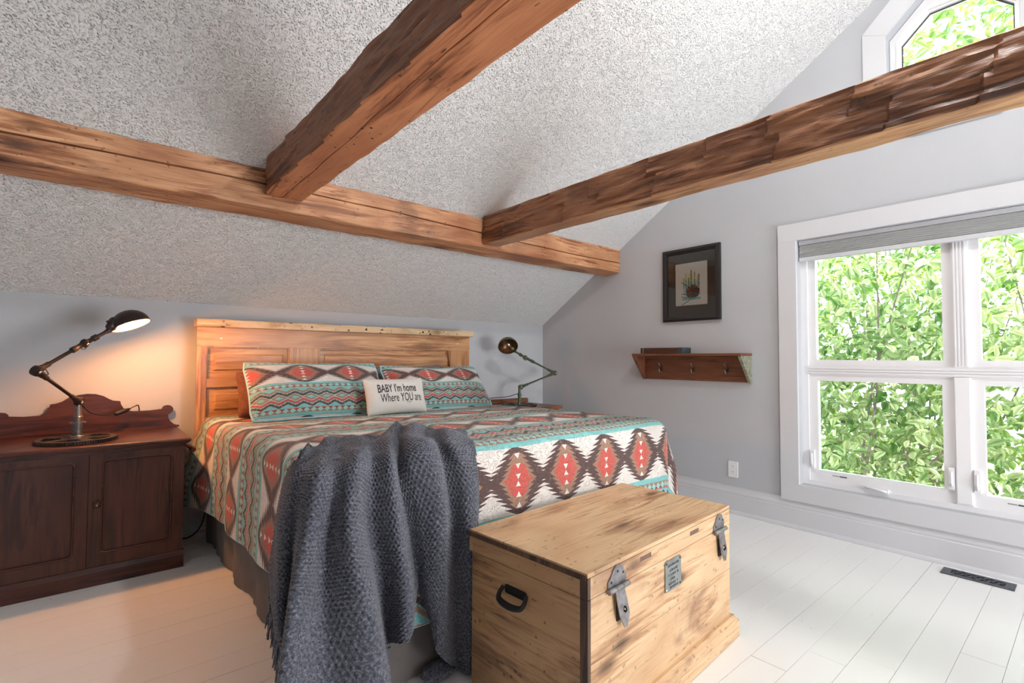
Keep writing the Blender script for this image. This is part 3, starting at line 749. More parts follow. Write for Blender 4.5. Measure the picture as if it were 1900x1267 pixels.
tp, TP, tn = pillow('text_pillow', (1.318, 2.925, .752), (1, .03, .004), (0, .085, .235), .435, .245, .055, 'linen', 'small cream cushion printed with the words BABY I\'m home', 'cushion', pinch=.05)
def letters(txt, u0, v0, height, wscale=1.0, mat='ink', bold=.0):
    cu = bpy.data.curves.new('t', 'FONT'); cu.body = txt; cu.size = height; cu.resolution_u = 3; cu.offset = bold
    o = bpy.data.objects.new('t', cu); COL.objects.link(o); bpy.context.view_layer.update()
    me = bpy.data.meshes.new_from_object(o.evaluated_get(bpy.context.evaluated_depsgraph_get())); bpy.data.objects.remove(o)
    bm = bmesh.new(); bm.from_mesh(me); bmesh.ops.triangulate(bm, faces=bm.faces)
    for _ in range(2):
        long_ = [e for e in bm.edges if e.calc_length() > height * .3]
        if long_: bmesh.ops.subdivide_edges(bm, edges=long_, cuts=1); bmesh.ops.triangulate(bm, faces=bm.faces)
    for v in bm.verts:
        u, w_ = u0 + v.co.x * wscale / .435, v0 + v.co.y / .245
        v.co = TP(u, w_, 1) + tn * .0016
    return obj('printed_text', bm, mat, tp)
letters("BABY I'm home", .155, .56, .078, .56, bold=.0012)
letters("Where YOU are", .19, .30, .078, .56, bold=.0004)
letters("lll lllllllll", .60, .245, .016, .75, 'inkpale')

# ------------------------------------------------------------------ knitted throw
cols = [
[[0.583,1.783,0.79],[0.528,1.693,0.785],[0.524,1.8,0.718],[0.49,1.78,0.603],[0.469,1.75,0.493],[0.459,1.73,0.417],[0.454,1.72,0.358]],
[[0.63,1.853,0.79],[0.539,1.674,0.79],[0.495,1.64,0.734],[0.465,1.6,0.618],[0.448,1.57,0.504],[0.442,1.56,0.386],[0.451,1.55,0.257]],
[[0.668,1.879,0.79],[0.587,1.726,0.785],[0.506,1.57,0.753],[0.49,1.56,0.639],[0.479,1.56,0.499],[0.47,1.55,0.35],[0.468,1.55,0.212]],
[[0.721,1.899,0.8],[0.62,1.693,0.795],[0.523,1.49,0.765],[0.496,1.47,0.644],[0.466,1.45,0.537],[0.432,1.42,0.414],[0.381,1.36,0.137]],
[[0.806,1.967,0.8],[0.687,1.738,0.79],[0.582,1.51,0.761],[0.564,1.5,0.638],[0.55,1.49,0.503],[0.536,1.46,0.349],[0.52,1.4,0.039]],
[[0.857,1.944,0.8],[0.70,1.62,0.812],[0.632,1.47,0.781],[0.601,1.43,0.648],[0.607,1.4,0.524],[0.641,1.37,0.365],[0.693,1.33,0.02]],
[[0.892,1.88,0.8],[0.768,1.638,0.795],[0.7,1.51,0.744],[0.698,1.51,0.592],[0.72,1.505,0.454],[0.742,1.5,0.314],[0.75,1.49,0.191]],
[[0.953,1.872,0.83],[0.80,1.59,0.820],[0.745,1.47,0.765],[0.754,1.44,0.598],[0.773,1.43,0.463],[0.782,1.42,0.348],[0.785,1.42,0.243]],
[[1.008,1.911,0.83],[0.872,1.653,0.80],[0.79,1.51,0.731],[0.823,1.515,0.583],[0.846,1.515,0.471],[0.861,1.515,0.405],[0.872,1.515,0.343]],
[[1.014,1.853,0.84],[0.87,1.58,0.825],[0.822,1.47,0.765],[0.867,1.475,0.584],[0.886,1.47,0.439],[0.892,1.46,0.317],[0.9,1.46,0.192]],
[[1.066,1.866,0.83],[0.91,1.56,0.825],[0.885,1.45,0.765],[0.918,1.44,0.6],[0.929,1.445,0.436],[0.937,1.45,0.272],[0.925,1.45,0.123]],
[[1.151,1.921,0.81],[0.99,1.60,0.80],[0.959,1.5,0.731],[0.998,1.505,0.551],[1.011,1.505,0.378],[1.016,1.5,0.19],[1.025,1.5,0.023]],
[[1.17,1.80,0.82],[1.01,1.53,0.815],[1.015,1.455,0.727],[1.036,1.45,0.566],[1.044,1.45,0.405],[1.046,1.45,0.219],[1.036,1.45,0.02]],
[[1.20,1.73,0.80],[1.10,1.55,0.80],[1.085,1.475,0.718],[1.1,1.48,0.604],[1.085,1.475,0.464],[1.076,1.47,0.296],[1.064,1.47,0.018]],
[[1.215,1.72,0.785],[1.11,1.54,0.785],[1.101,1.5,0.704],[1.117,1.51,0.585],[1.107,1.515,0.448],[1.101,1.515,0.273],[1.088,1.51,0.01]]]
NU, NV = 460, 400
colc = np.array([catmull(c, NV) for c in cols])                     # 15 x NV x 3
G = np.zeros((NV, NU, 3))
for j in range(NV): G[j] = np.array(catmull(list(colc[:, j]), NU))
for it in range(3): G[:, 1:-1] = (G[:, :-2] + 2 * G[:, 1:-1] + G[:, 2:]) / 4
# small creases and knit relief along the surface normal
du = np.gradient(G, axis=1); dv = np.gradient(G, axis=0); Nn = np.cross(dv, du); Nn /= np.linalg.norm(Nn, axis=2, keepdims=True) + 1e-9
if Nn[NV // 2, NU // 2, 1] > 0: Nn = -Nn
su = np.cumsum(np.linalg.norm(du, axis=2), axis=1).mean(axis=0); sv = np.cumsum(np.linalg.norm(dv, axis=2), axis=0).mean(axis=1)
lu = np.cumsum(np.linalg.norm(du, axis=2), axis=1) ; lv = np.cumsum(np.linalg.norm(dv, axis=2), axis=0)
UU = np.broadcast_to(su[None, :], (NV, NU)); VV = np.broadcast_to(sv[:, None], (NV, NU))
wig = .004 * np.sin(VV * 14 + UU * 3) + .003 * np.sin(UU * 22 + VV * 5)
cell = .0150
row_ = np.floor((VV + wig) / (cell * .8)); fx = ((UU + wig) / cell + .5 * (row_ % 2)) % 1.0 - .5; fy = ((VV + wig) / (cell * .8)) % 1.0 - .5
knitd = .0062 * (np.clip((fx ** 2 + fy ** 2) * 5.0, 0, 1)) + .0008 * np.sin((UU * 0.8 + VV) * 900)
crease = np.zeros_like(UU)
for (ku, kv, am, ph) in ((31, 6, .0028, 0), (47, -9, .002, 1.3), (12, 3, .004, 2.2), (20, -14, .002, .4)): crease += am * np.sin(UU * ku + VV * kv + ph + 1.5 * np.sin(VV * 4 + UU * 3))
TT = (np.arange(NV) / (NV - 1))[:, None]
topc = np.clip(1 - TT * 3.2, 0, 1)
Gd = G + Nn * (knitd + crease * (.6 + .4 * TT))[..., None]
Gd[..., 2] += (topc * .010 * (np.sin(UU * 26 + VV * 18) + np.sin(UU * 11 - VV * 31)))
Gd[..., 2] = np.maximum(Gd[..., 2], .006)
on_bed = (Gd[..., 1] > 1.60) & (Gd[..., 0] > .60)
Gd[..., 2] = np.where(on_bed, np.maximum(Gd[..., 2], .790), Gd[..., 2])
org = np.array([.75, 1.6, .4]); vf = (Gd - org).reshape(-1, 3).astype(np.float32)
idx = np.arange(NV * NU).reshape(NV, NU); q = np.stack([idx[:-1, :-1], idx[1:, :-1], idx[1:, 1:], idx[:-1, 1:]], -1).reshape(-1, 4)
me = bpy.data.meshes.new('throw_blanket'); me.vertices.add(len(vf)); me.vertices.foreach_set('co', vf.ravel())
me.loops.add(q.size); me.loops.foreach_set('vertex_index', q.ravel().astype(np.int32)); me.polygons.add(len(q)); me.polygons.foreach_set('loop_start', np.arange(0, q.size, 4, dtype=np.int32))
me.update(calc_edges=True); me.validate(); me.shade_smooth(); me.materials.append(M['knit'])
thr = bpy.data.objects.new('throw_blanket', me); COL.objects.link(thr); thr.location = tuple(org)
md = thr.modifiers.new('thickness', 'SOLIDIFY'); md.thickness = .006; md.offset = -1
tag(thr, 'dark grey chunky knitted throw hanging over the foot corner of the bed', 'blanket')
# fringe on the left hem
def tassel(p, ln, s_):
    bm = bmesh.new(); rr = random.Random(s_)
    for k in range(9):
        x, y, z = p; dx, dy = rr.uniform(-.012, .012), rr.uniform(-.012, .012); pts = [(x, y, z)]
        for m_ in range(1, 5): pts.append((x + dx * m_ / 3 + rr.uniform(-.002, .002), y + dy * m_ / 3 + rr.uniform(-.002, .002), z - ln * m_ / 4 * rr.uniform(.92, 1.05)))
        tube(bm, pts, [.0028, .0028, .0025, .0022, .0018], 5)
    return obj('tassel', bm, 'knit', thr, smooth=True)
for k in range(7):
    p = Gd[-1, int(4 + k * 5.2)]; tassel(p, .075, k)
for k in range(5):
    p = Gd[-1, int(40 + k * 6)]; tassel((p[0], p[1], p[2] + .005), .085, 20 + k)
# end of the throw lying on the floor by the chest
bm = bmesh.new(); bmesh.ops.create_icosphere(bm, subdivisions=5, radius=1)
for v in bm.verts:
    d = v.co.copy(); k_ = 1 + .18 * noise.noise(d * 2.2) + .05 * noise.noise(d * 7) + .05 * math.sin(d.x * 26) * math.sin(d.y * 22)
    v.co = Vector((.965 + d.x * .062 * k_, 1.525 + d.y * .038 * k_, max(.004, .026 + d.z * .026 * k_)))
obj('folded_end', bm, 'knit', thr, smooth=True)

# ------------------------------------------------------------------ pine chest (built in its own axes; x along the front)
tk = thing('storage_chest', (1.522, 1.22, 0), 'old pine chest with iron hasps standing at the foot of the bed', 'chest', rz=R(4))
HX, HY, TH = .4725, .255, .52
L_ = dict(local=True)
obj('core', B(-HX + .016, HX - .016, -HY + .016, HY - .016, .004, .505), 'trunk_dark', tk, **L_)
fz = [.082, .268, .4465]
def tb(nm, x0, x1, y0, y1, z0, z1, mat, b=.0012, lab=None): return obj(nm, B(x0, x1, y0, y1, z0, z1), mat, tk, bev=b, label=lab, **L_)
for z0, z1 in ((.006, .268), (.2692, .4455)): tb('board', -HX + .014, HX, -HY, -HY + .017, z0, z1, 'trunk'); tb('board', -HX + .014, HX, HY - .017, HY, z0, z1, 'trunk')
for z0, z1 in ((.006, .135), (.1362, .300), (.3012, .4455)):
    tb('board', -HX, -HX + .0135, -HY + .026, HY - .018, z0, z1, 'trunk_side'); tb('board', HX - .0135, HX, -HY + .018, HY - .018, z0, z1, 'trunk_side')
tb('corner_strip', -HX - .0005, -HX + .0135, -HY - .0008, -HY + .025, .004, .4455, 'trunk_dark', .003, 'dark worn corner edge')
lid = obj('lid', B(-HX + .002, HX - .002, -HY + .002, HY - .002, .4475, .507), 'trunk', tk, **L_)
def lb(nm, *a, mat='trunk', b=.0012): return obj(nm, B(*a), mat, lid, bev=b, **L_)
lb('board', -HX, HX, -HY - .0006, -HY + .017, .4475, .5055); lb('board', -HX, HX, HY - .017, HY, .4475, .5055)
lb('corner_strip', -HX - .001, -HX + .012, -HY - .0012, -HY + .025, .4475, .5075, mat='trunk_dark'); lb('board', -HX - .0004, -HX + .012, -HY + .026, HY - .018, .4475, .5055, mat='trunk_side'); lb('board', HX - .012, HX, -HY + .018, HY - .018, .4475, .5055, mat='trunk_side')
ys = [-HY - .001, -.088, .072, HY]
for a, b in zip(ys, ys[1:]): lb('board', -HX - .0005, HX + .0005, a + .0003, b - .0003, .508, TH, b=.0045 if a < -.2 else .002)
lb('edge_strip', -HX - .0045, -HX - .0006, -HY + .004, HY - .004, .4995, .514, mat='trunk_dark')
for x0, x1 in ((-.205, -.137), (.131, .199)):
    for k in (0, 1):
        m_ = (x1 - x0) / 2; lb('tenon', x0 + k * m_ + .0005, x0 + (k + 1) * m_ - .0005, -HY - .0012, -HY + .003, .479, .494, mat='inlay', b=0)
# plinth with a sloped top edge
def plinth(a, b, nrm, ln):
    prof = [(0, .0), (.026, .0), (.026, .062), (.014, .076), (.012, .083), (0, .083)]
    bm = bmesh.new(); A, Bq, n_ = Vector(a), Vector(b), Vector(nrm)
    t = (Bq - A).normalized()
    ra = [bm.verts.new(A + n_ * p[0] - t * p[0] * ln[0] + Vector((0, 0, p[1] + .001))) for p in prof]; rb = [bm.verts.new(Bq + n_ * p[0] + t * p[0] * ln[1] + Vector((0, 0, p[1] + .001))) for p in prof]
    for k in range(6): bm.faces.new((ra[k], ra[(k + 1) % 6], rb[(k + 1) % 6], rb[k]))
    bm.faces.new(ra[::-1]); bm.faces.new(rb); obj('plinth_board', bm, 'trunk', tk, **L_)
plinth((-HX, -HY, 0), (HX, -HY, 0), (0, -1, 0), (0, 1)); plinth((HX, -HY, 0), (HX, HY, 0), (1, 0, 0), (1, 1))
def screw(parent, x, y, z, r=.004, ax=(0, -1, 0), mat='black_iron'):
    bm = bmesh.new(); lathe(bm, [(0, .0022), (r * .6, .002), (r, 0)], frame_mx((x, y, z), ax), 10); obj('screw', bm, mat, parent, smooth=True, **L_)
def hasp(x, tilt, lab):
    h = obj('hasp', prism(bmesh.new(), [(x - .046, .452), (x + .046, .452), (x + .046, .478), (x + .036, .484), (x + .030, .500), (x + .012, .508), (x - .004, .509), (x - .018, .500), (x - .030, .484), (x - .046, .470)], -.004, lambda a, b, d: (a, -HY - .001 + d, b)), 'iron', tk, label=lab, **L_)
    for sx, sz in ((-.030, .466), (.002, .490), (.030, .480)): screw(h, x + sx, -HY - .005, sz)
    bm = bmesh.new()
    for k in range(3):
        a0 = x - .052 + k * .035; tube(bm, [(a0, -HY - .011, .4455), (a0 + .0335, -HY - .011, .4455)], .0075, 12)
    obj('hinge_barrel', bm, 'iron', h, smooth=True, autosm=R(40), **L_)
    bm = bmesh.new(); hole = [(x + .004 + tilt + .008 * math.cos(R(k * 36)), .378 + .013 * math.sin(R(k * 36))) for k in range(10)]
    prism(bm, [(x - .020, .441), (x + .026, .441), (x + .028 + tilt * .5, .40), (x + .028 + tilt, .36), (x + .022 + tilt, .345), (x + .014 + tilt, .328), (x - .002 + tilt, .328), (x - .010 + tilt, .345), (x - .022 + tilt, .362), (x - .022 + tilt * .5, .40)], -.003, lambda a, b, d: (a, -HY - .010 - (.441 - b) * .06 + d, b), [hole])
    obj('hasp_strap', bm, 'iron', h, **L_)
    bm = bmesh.new(); prism(bm, [(x - .018 + tilt, .345), (x + .020 + tilt, .345), (x + .020 + tilt, .41), (x - .018 + tilt, .41)], -.004, lambda a, b, d: (a, -HY - .0005 + d, b)); obj('staple_plate', bm, 'black_iron', h, **L_)
    bm = bmesh.new(); tube(bm, [(x + .004 + tilt, -HY - .002, .386), (x + .004 + tilt, -HY - .020, .384), (x + .004 + tilt, -HY - .022, .378), (x + .004 + tilt, -HY - .020, .372), (x + .004 + tilt, -HY - .002, .370)], .003, 8); obj('staple', bm, 'black_iron', h, smooth=True, **L_)
hasp(-.335, .018, 'left iron hasp'); hasp(.366, .014, 'right iron hasp')
npl = obj('name_plate', prism(bmesh.new(), rrect(-.052, .056, .334, .436, .008, 3), -.003, lambda a, b, d: (a, -HY - .001 + d, b)), 'zinc', tk, label='engraved grey metal plate', **L_)
for sx, sz in ((-.044, .342), (.048, .342), (-.044, .428), (.048, .428)): screw(npl, sx, -HY - .004, sz, .0045, mat='steel' if sx < 0 and sz < .4 else 'black_iron')
rr = random.Random(4); bm = bmesh.new()
for ln_, (z, x0, x1) in enumerate(((.415, -.036, .036), (.398, -.024, .030), (.383, -.030, .034), (.368, -.022, .026), (.354, -.030, .032), (.341, -.022, .036))):
    x = x0
    while x < x1:
        w_ = rr.uniform(.004, .007)
        if rr.random() < .85:
            for k in range(2):
                xa = x + k * w_ * .5; za = z + rr.uniform(-.001, .001); hh = rr.uniform(.005, .009)
                box(bm, xa, xa + .0012, -HY - .0046, -HY - .0038, za, za + hh)
            box(bm, x, x + w_ * .6, -HY - .0046, -HY - .0038, z + rr.choice((0, .003, .006)), z + rr.choice((.0012, .0042, .0072)) + .001)
        x += w_ + .0015
obj('engraving', bm, 'etch', npl, kind='stuff', **L_)
# cast handle on the left end
hd = obj('handle', bmesh.new(), 'black_iron', tk, label='black iron drop handle', **L_)
def xh(y, z, o): return (-HX - o, y, z)
bm = bmesh.new(); tube(bm, catmull([xh(.076, .384, .006), xh(.080, .366, .020), xh(.070, .352, .030), xh(.025, .346, .034), xh(-.020, .352, .030), xh(-.030, .366, .020), xh(-.026, .384, .006)], 36), [.0065 + .004 * math.exp(-((k - 17.5) / 8) ** 2) for k in range(36)], 10)
hd.data = bpy.data.meshes.new('handle'); bm.to_mesh(hd.data); bm.free(); hd.data.shade_smooth(); hd.data.materials.append(M['black_iron'])
for y_ in (.076, -.026):
    bm = bmesh.new(); lathe(bm, [(0, .007), (.012, .007), (.016, .002), (.017, 0)], frame_mx((-HX - .0003, y_, .383), (-1, 0, 0)), 16); obj('handle_mount', bm, 'black_iron', hd, smooth=True, **L_)
bm = bmesh.new(); prism(bm, rrect(-.022, .072, .365, .392, .008, 3), -.003, lambda a, b, d: (-HX - .0003 + d, a, b)); obj('back_plate', bm, 'black_iron', hd, **L_)

# ------------------------------------------------------------------ mahogany cabinet
CX0, CX1, CYF, CYB, CT_ = -.375, .414, 3.200, 3.752, .680
cb = thing('washstand_cabinet', (.02, 3.48, 0), 'dark mahogany washstand cabinet with two panelled doors on the left', 'cabinet')
obj('carcass', B(CX0, CX1 - .004, CYF + .022, CYB, .09, .655), 'mahz', cb)
obj('side_panel', B(CX1 - .004, CX1, CYF + .004, CYB, .088, .656), 'mahz', cb, bev=.001)
pr = [(CYF - .0085, .0), (CYF - .0085, .064), (CYF - .002, .076), (CYF + .003, .086), (CYF + .02, .088), (CYF + .02, 0)]
obj('plinth', prism(bmesh.new(), [(a, b + .001) for a, b in pr], CX1 - CX0 + .012, lambda a, b, d: (CX0 - .006 + d, a, b)), 'mah', cb)
obj('plinth', B(CX1 - .002, CX1 + .006, CYF + .0205, CYB, .001, .082), 'mah', cb, bev=.002)
# top with moulded edge
prof = [(.0, .655), (.016, .656), (.020, .662), (.024, .664), (.026, .672), (.024, .679), (.018, .682), (.0, .682)]
bm = bmesh.new(); rings = []
for (x, y, nx, ny) in ((CX0, CYB, -1, 0), (CX0, CYF, -1, -1), (CX1, CYF, 1, -1), (CX1, CYB, 1, 0)):
    rings.append([bm.verts.new((x + nx * p[0], y + ny * p[0], p[1])) for p in prof])
for a, b in zip(rings, rings[1:]):
    for k in range(len(prof) - 1): bm.faces.new((a[k], a[k + 1], b[k + 1], b[k]))
bm.faces.new([r[-1] for r in rings]); bm.faces.new([r[0] for r in rings][::-1]); bm.faces.new(rings[0]); bm.faces.new(rings[-1][::-1])
obj('top', bm, 'mah', cb)
obj('rail', B(CX0 + .002, CX1 - .001, CYF + .002, CYF + .021, .637, .655), 'mah', cb, bev=.001)
def door(x0, x1, z0, z1, knob):
    ix0, ix1, iz0, iz1 = x0 + .048, x1 - .048, z0 + .058, z1 - .030
    d = obj('door', prism(bmesh.new(), rect(x0, x1, z0, z1), .018, lambda a, b, d: (a, CYF + .002 + d, b), [rrect(ix0, ix1, iz0, iz1, .022, 6)]), 'mahz', cb)
    obj('door_panel', B(ix0 - .004, ix1 + .004, CYF + .013, CYF + .019, iz0 - .004, iz1 + .004), 'mahz', d)
    bm = bmesh.new(); lp = rrect(ix0 + .004, ix1 - .004, iz0 + .004, iz1 - .004, .020, 6); tube(bm, [(a, CYF + .007, b) for a, b in lp] + [(lp[0][0], CYF + .007, lp[0][1])], .0055, 8, False); obj('bead_moulding', bm, 'mah', d, smooth=True)
    if knob:
        bm = bmesh.new(); lathe(bm, [(.008, 0), (.006, .008), (.013, .014), (.0165, .021), (.014, .028), (.006, .031), (0, .0315)], frame_mx((x0 + .033, CYF + .002, .392), (0, -1, 0)), 20); k = obj('knob', bm, 'mah', d, smooth=True)
        bm = bmesh.new(); lathe(bm, [(.004, 0), (.0035, .002), (0, .0025)], frame_mx((x0 + .033, CYF - .0293, .392), (0, -1, 0)), 10)
        obj('escutcheon', bm, 'steel', d, smooth=True)
door(.0225, CX1 - .002, .0895, .636, True); door(CX0 + .002, .0205, .0895, .636, False)
raw = [(-.338, .780), (-.187, .792), (-.165, .808), (-.152, .832), (-.146, .851), (-.125, .853), (-.100, .862), (-.074, .882), (-.035, .896), (.008, .902), (.045, .899), (.080, .886), (.105, .868), (.124, .858), (.156, .853), (.160, .835), (.170, .815), (.184, .799), (.22, .790), (.30, .790), (.358, .795), (.362, .806), (.372, .815), (.389, .818), (.406, .812), (.417, .798), (.416, .780), (.404, .768), (.392, .762), (.391, .745), (.400, .722), (.420, .700), (.446, .690), (.446, .682)]
lft = [(.0 - a + .052, b) for a, b in raw[19:]]
outl = [(-.394, .682)] + [(-a + .052, b) for a, b in raw[19:-1]][::-1]
outl = [p for p in outl if p[0] < -.2] + raw[1:]
obj('backboard', prism(bmesh.new(), outl, .016, lambda a, b, d: (a, 3.735 + d, b), [[(.377 + .006 * math.cos(R(k * 45)), .789 + .006 * math.sin(R(k * 45))) for k in range(8)]]), 'mah', cb, bev=.0015)
obj('backboard_foot', B(CX0 - .01, .447, 3.722, 3.7348, .682, .694), 'mah', cb, bev=.002)
# towel rail on the right end
for y_ in (3.27, 3.66):
    bm = bmesh.new(); tube(bm, [(CX1, y_, .640), (CX1 + .018, y_, .628), (CX1 + .040, y_, .612)], [.012, .009, .010], 10); a_ = obj('rail_bracket', bm, 'mah', cb, smooth=True)
bm = bmesh.new(); tube(bm, [(CX1 + .044, 3.225, .608), (CX1 + .044, 3.235, .608), (CX1 + .044, 3.70, .608)], [.010, .014, .012], 14); obj('towel_rail', bm, 'mah', cb, smooth=True, autosm=R(50))

# ------------------------------------------------------------------ nightstand behind the bed
ns = thing('nightstand', (3.04, 3.50, 0), 'brown wooden nightstand in the far corner behind the bed', 'nightstand')
nx0, nx1, ny0, ny1 = 2.66, 3.375, 3.25, 3.755
obj('top', B(nx0 - .015, nx1, ny0, ny1, .658, .680), 'oak', ns, bev=.004)
obj('carcass', B(nx0 + .01, nx1 - .03, ny0 + .03, ny1 - .01, .12, .657), 'oak', ns, bev=.002)
for z0, z1 in ((.50, .645), (.33, .485), (.15, .315)):
    d = obj('drawer', B(nx0 + .05, nx1 - .07, ny0 + .018, ny0 + .0295, z0, z1), 'oak', ns, bev=.003)
    bm = bmesh.new(); lathe(bm, [(.006, 0), (.006, .008), (.014, .016), (.010, .024), (0, .026)], frame_mx((3.02, ny0 + .018, (z0 + z1) / 2), (0, -1, 0)), 14); obj('knob', bm, 'oak', d, smooth=True)
for x_ in (nx0 + .012, nx1 - .072):
    for y_ in (ny0 + .018, ny1 - .055): obj('leg', B(x_, x_ + .042, y_, y_ + .042, .002, .119), 'oak', ns, bev=.003)
obj('corner_post', B(nx1 - .069, nx1 - .029, ny0 + .012, ny0 + .0295, .12, .657), 'oak', ns, bev=.002)
obj('backboard', prism(bmesh.new(), [(nx0, .681), (nx1 + .012, .681), (nx1 + .012, .712), (nx1 + .002, .722), (nx0 + .05, .728), (nx0, .728)], .014, lambda a, b, d: (a, 3.738 + d, b)), 'oak', ns, bev=.002)

# ------------------------------------------------------------------ gear-based desk lamps
def lamp(base, j0, j1, jk, jn, sc_, sdir, paint, lining, label, on, gr=.165):
    """base point; shoulder, elbow, knuckle, neck joints; shade centre and direction of its opening"""
    L = thing('desk_lamp', base, label, 'lamp', 'gear-based desk lamps')
    bx, by, bz = base
    # toothed gear wheel with spokes
    n = 96; outer = []
    for k in range(n):
        for f, rr_ in ((.0, gr - .007), (.18, gr), (.50, gr), (.68, gr - .007)):
            a = 2 * math.pi * (k + f) / n; outer.append((bx + rr_ * math.cos(a), by + rr_ * math.sin(a)))
    holes = []
    for k in range(5):
        a0, a1 = 2 * math.pi * k / 5 + .17, 2 * math.pi * (k + 1) / 5 - .17
        h = [(bx + (gr - .028) * math.cos(a0 + (a1 - a0) * t / 8), by + (gr - .028) * math.sin(a0 + (a1 - a0) * t / 8)) for t in range(9)]
        h += [(bx + .062 * math.cos(a1 - .15 - (a1 - a0 - .3) * t / 4), by + .062 * math.sin(a1 - .15 - (a1 - a0 - .3) * t / 4)) for t in range(5)]
        holes.append(h)
    g = obj('gear_base', prism(bmesh.new(), outer, .017, lambda a, b, d: (a, b, bz + .001 + d), holes), 'gear', L)
    bm = bmesh.new(); lathe(bm, [(0, 0), (.042, 0), (.040, .012), (.034, .018), (.032, .060), (.036, .062), (.036, .068), (.026, .069), (.024, .085), (0, .085)], frame_mx((bx, by, bz + .018), (0, 0, 1)), 24)
    if on: 
        bm.free(); bm = bmesh.new()
        lathe(bm, [(0, 0), (.030, 0), (.028, .010), (.023, .014), (.023, .074), (.034, .075), (.034, .080), (.021, .082), (.021, .108), (.015, .116), (.013, j0[2] - bz - .03), (0, j0[2] - bz - .03)], frame_mx((bx, by, bz + .018), (0, 0, 1)), 24)
        obj('post', bm, 'lamppost', L, smooth=True, autosm=R(35))
    else:
        bm.free(); bm = bmesh.new()
        lathe(bm, [(0, 0), (.022, 0), (.018, .012), (.0145, .020), (.0145, .075), (.019, .078), (.019, .090), (.013, .094), (.012, j0[2] - bz - .03), (0, j0[2] - bz - .03)], frame_mx((bx, by, bz + .018), (0, 0, 1)), 24)
        obj('post', bm, paint, L, smooth=True, autosm=R(35))
    V3 = Vector; j0, j1, jk, jn, sc_ = V3(j0), V3(j1), V3(jk), V3(jn), V3(sc_)
    hinge = (j1 - j0).cross(jk - j1).normalized()
    def joint(p, r, w):
        bm = bmesh.new(); lathe(bm, [(0, -w), (r * .55, -w), (r * .6, -w * .75), (r * .95, -w * .65), (r, -w * .3), (r, w * .3), (r * .95, w * .65), (r * .6, w * .75), (r * .55, w), (0, w)], frame_mx(p, hinge, (0, 0, 1)), 20)
        o = obj('joint', bm, paint, L, smooth=True, autosm=R(40))
        bm = bmesh.new(); lathe(bm, [(0, w * 1.25), (r * .28, w * 1.2), (r * .32, w)], frame_mx(p, hinge if hinge.y < 0 else -hinge, (0, 0, 1)), 10); obj('joint_screw', bm, 'steel', o, smooth=True)
    joint(j0, .024, .016); joint(j1, .024, .018); joint(jk, .021, .015)
    def arm(a, b, nm, seq):
        d = b - a; ln = d.length; bm = bmesh.new()
        tube(bm, [a + d * t for t, r in seq], [r for t, r in seq], 12); return obj(nm, bm, paint, L, smooth=True, autosm=R(30))
    arm(j0, j1, 'lower_arm', [(.04, .016), (.10, .014), (.13, .011), (.20, .011), (.205, .008), (.78, .008), (.785, .0115), (.86, .0115), (.865, .014), (.95, .016)])
    arm(j1, jk, 'upper_arm', [(.05, .017), (.12, .014), (.14, .012), (.24, .012), (.245, .0085), (.70, .0085), (.705, .012), (.72, .0145), (.80, .0145), (.82, .012), (.96, .013)])
    arm(jk, jn, 'neck', [(.10, .012), (.30, .010), (.32, .015), (.50, .015), (.52, .009), (.80, .009), (1.0, .014)])
    for P0 in (jk, j1):
        a_, b_ = P0 + (j1 - jk).normalized() * (.035 if P0 is jk else -.035), P0 + ((jn - jk) if P0 is jk else (j0 - j1)).normalized() * .035
        bm = bmesh.new(); tube(bm, catmull([a_, (a_ + b_) / 2 + V3((0, 0, -.028)) + (V3((.02, 0, .01)) if P0 is j1 else V3()), b_], 12), .0022, 6); obj('wire_loop', bm, 'cord', L, smooth=True)
    z = V3(sdir).normalized(); side = (jn - sc_); side = (side - z * side.dot(z)).normalized()
    # socket
    bm = bmesh.new(); apex = sc_ - z * .048 + side * .055
    tube(bm, [jn, jn + (apex - jn) * .15, jn + (apex - jn) * .2, jn + (apex - jn) * .85, apex], [.012, .020, .023, .024, .020], 16); so = obj('socket', bm, paint, L, smooth=True, autosm=R(40))
    bm = bmesh.new(); p = jn + (apex - jn) * .45; up = V3((0, 0, 1)); up = (up - (apex - jn).normalized() * up.dot((apex - jn).normalized())).normalized(); tube(bm, [p + up * .02, p + up * .032, p + up * .036], [.005, .004, .006], 10); obj('switch_key', bm, 'black_iron', so, smooth=True)
    # dome shade: a deep bowl, slightly egg-shaped towards the socket
    r0 = .088; mxs = frame_mx(sc_, z, side)
    prof = [(r0 * math.sin(R(t)), -r0 * .92 * math.cos(R(t))) for t in range(0, 91, 6)]
    def shade(pr, flip, off):
        bm = bmesh.new(); lathe(bm, pr, mxs, 40); return bm
    sh = obj('shade', shade([(0, prof[0][1])] + prof[1:] + [(r0 + .0015, .001), (r0 - .001, .002)], 0, 0), paint, L, smooth=True)
    pin = [(max(0, (r0 - .003) * math.sin(R(t))), -(r0 - .003) * .92 * math.cos(R(t))) for t in range(0, 91, 6)]
    obj('shade_lining', shade([(0, pin[0][1])] + pin[1:], 1, 0), lining, sh, smooth=True)
    bz_ = frame_mx(sc_ - z * .034 + side * .02, -side, z)
    bm = bmesh.new(); lathe(bm, [(.012, -.045), (.013, -.022), (.020, -.004), (.026, .012), (.024, .028), (.013, .038), (0, .040)], bz_, 20); bu = obj('bulb', bm, 'bulb' if on else 'steel', sh, smooth=True, label='lit bulb' if on else None)
    return L, sc_, z
lamp_a, sa, za = lamp((-.027, 3.395, .682), (-.024, 3.395, .883), (-.170, 3.08, 1.049), (-.01, 3.215, 1.179), (.083, 3.265, 1.248), (.174, 3.30, 1.279), (.36, -.20, -.91), 'lampdark', 'shade_in', 'dark bronze articulated lamp, lit, on the mahogany cabinet', True)
add_light('bulb_light', 'POINT', tuple(sa - za * .012), 38, (1.0, .40, .12), .028)
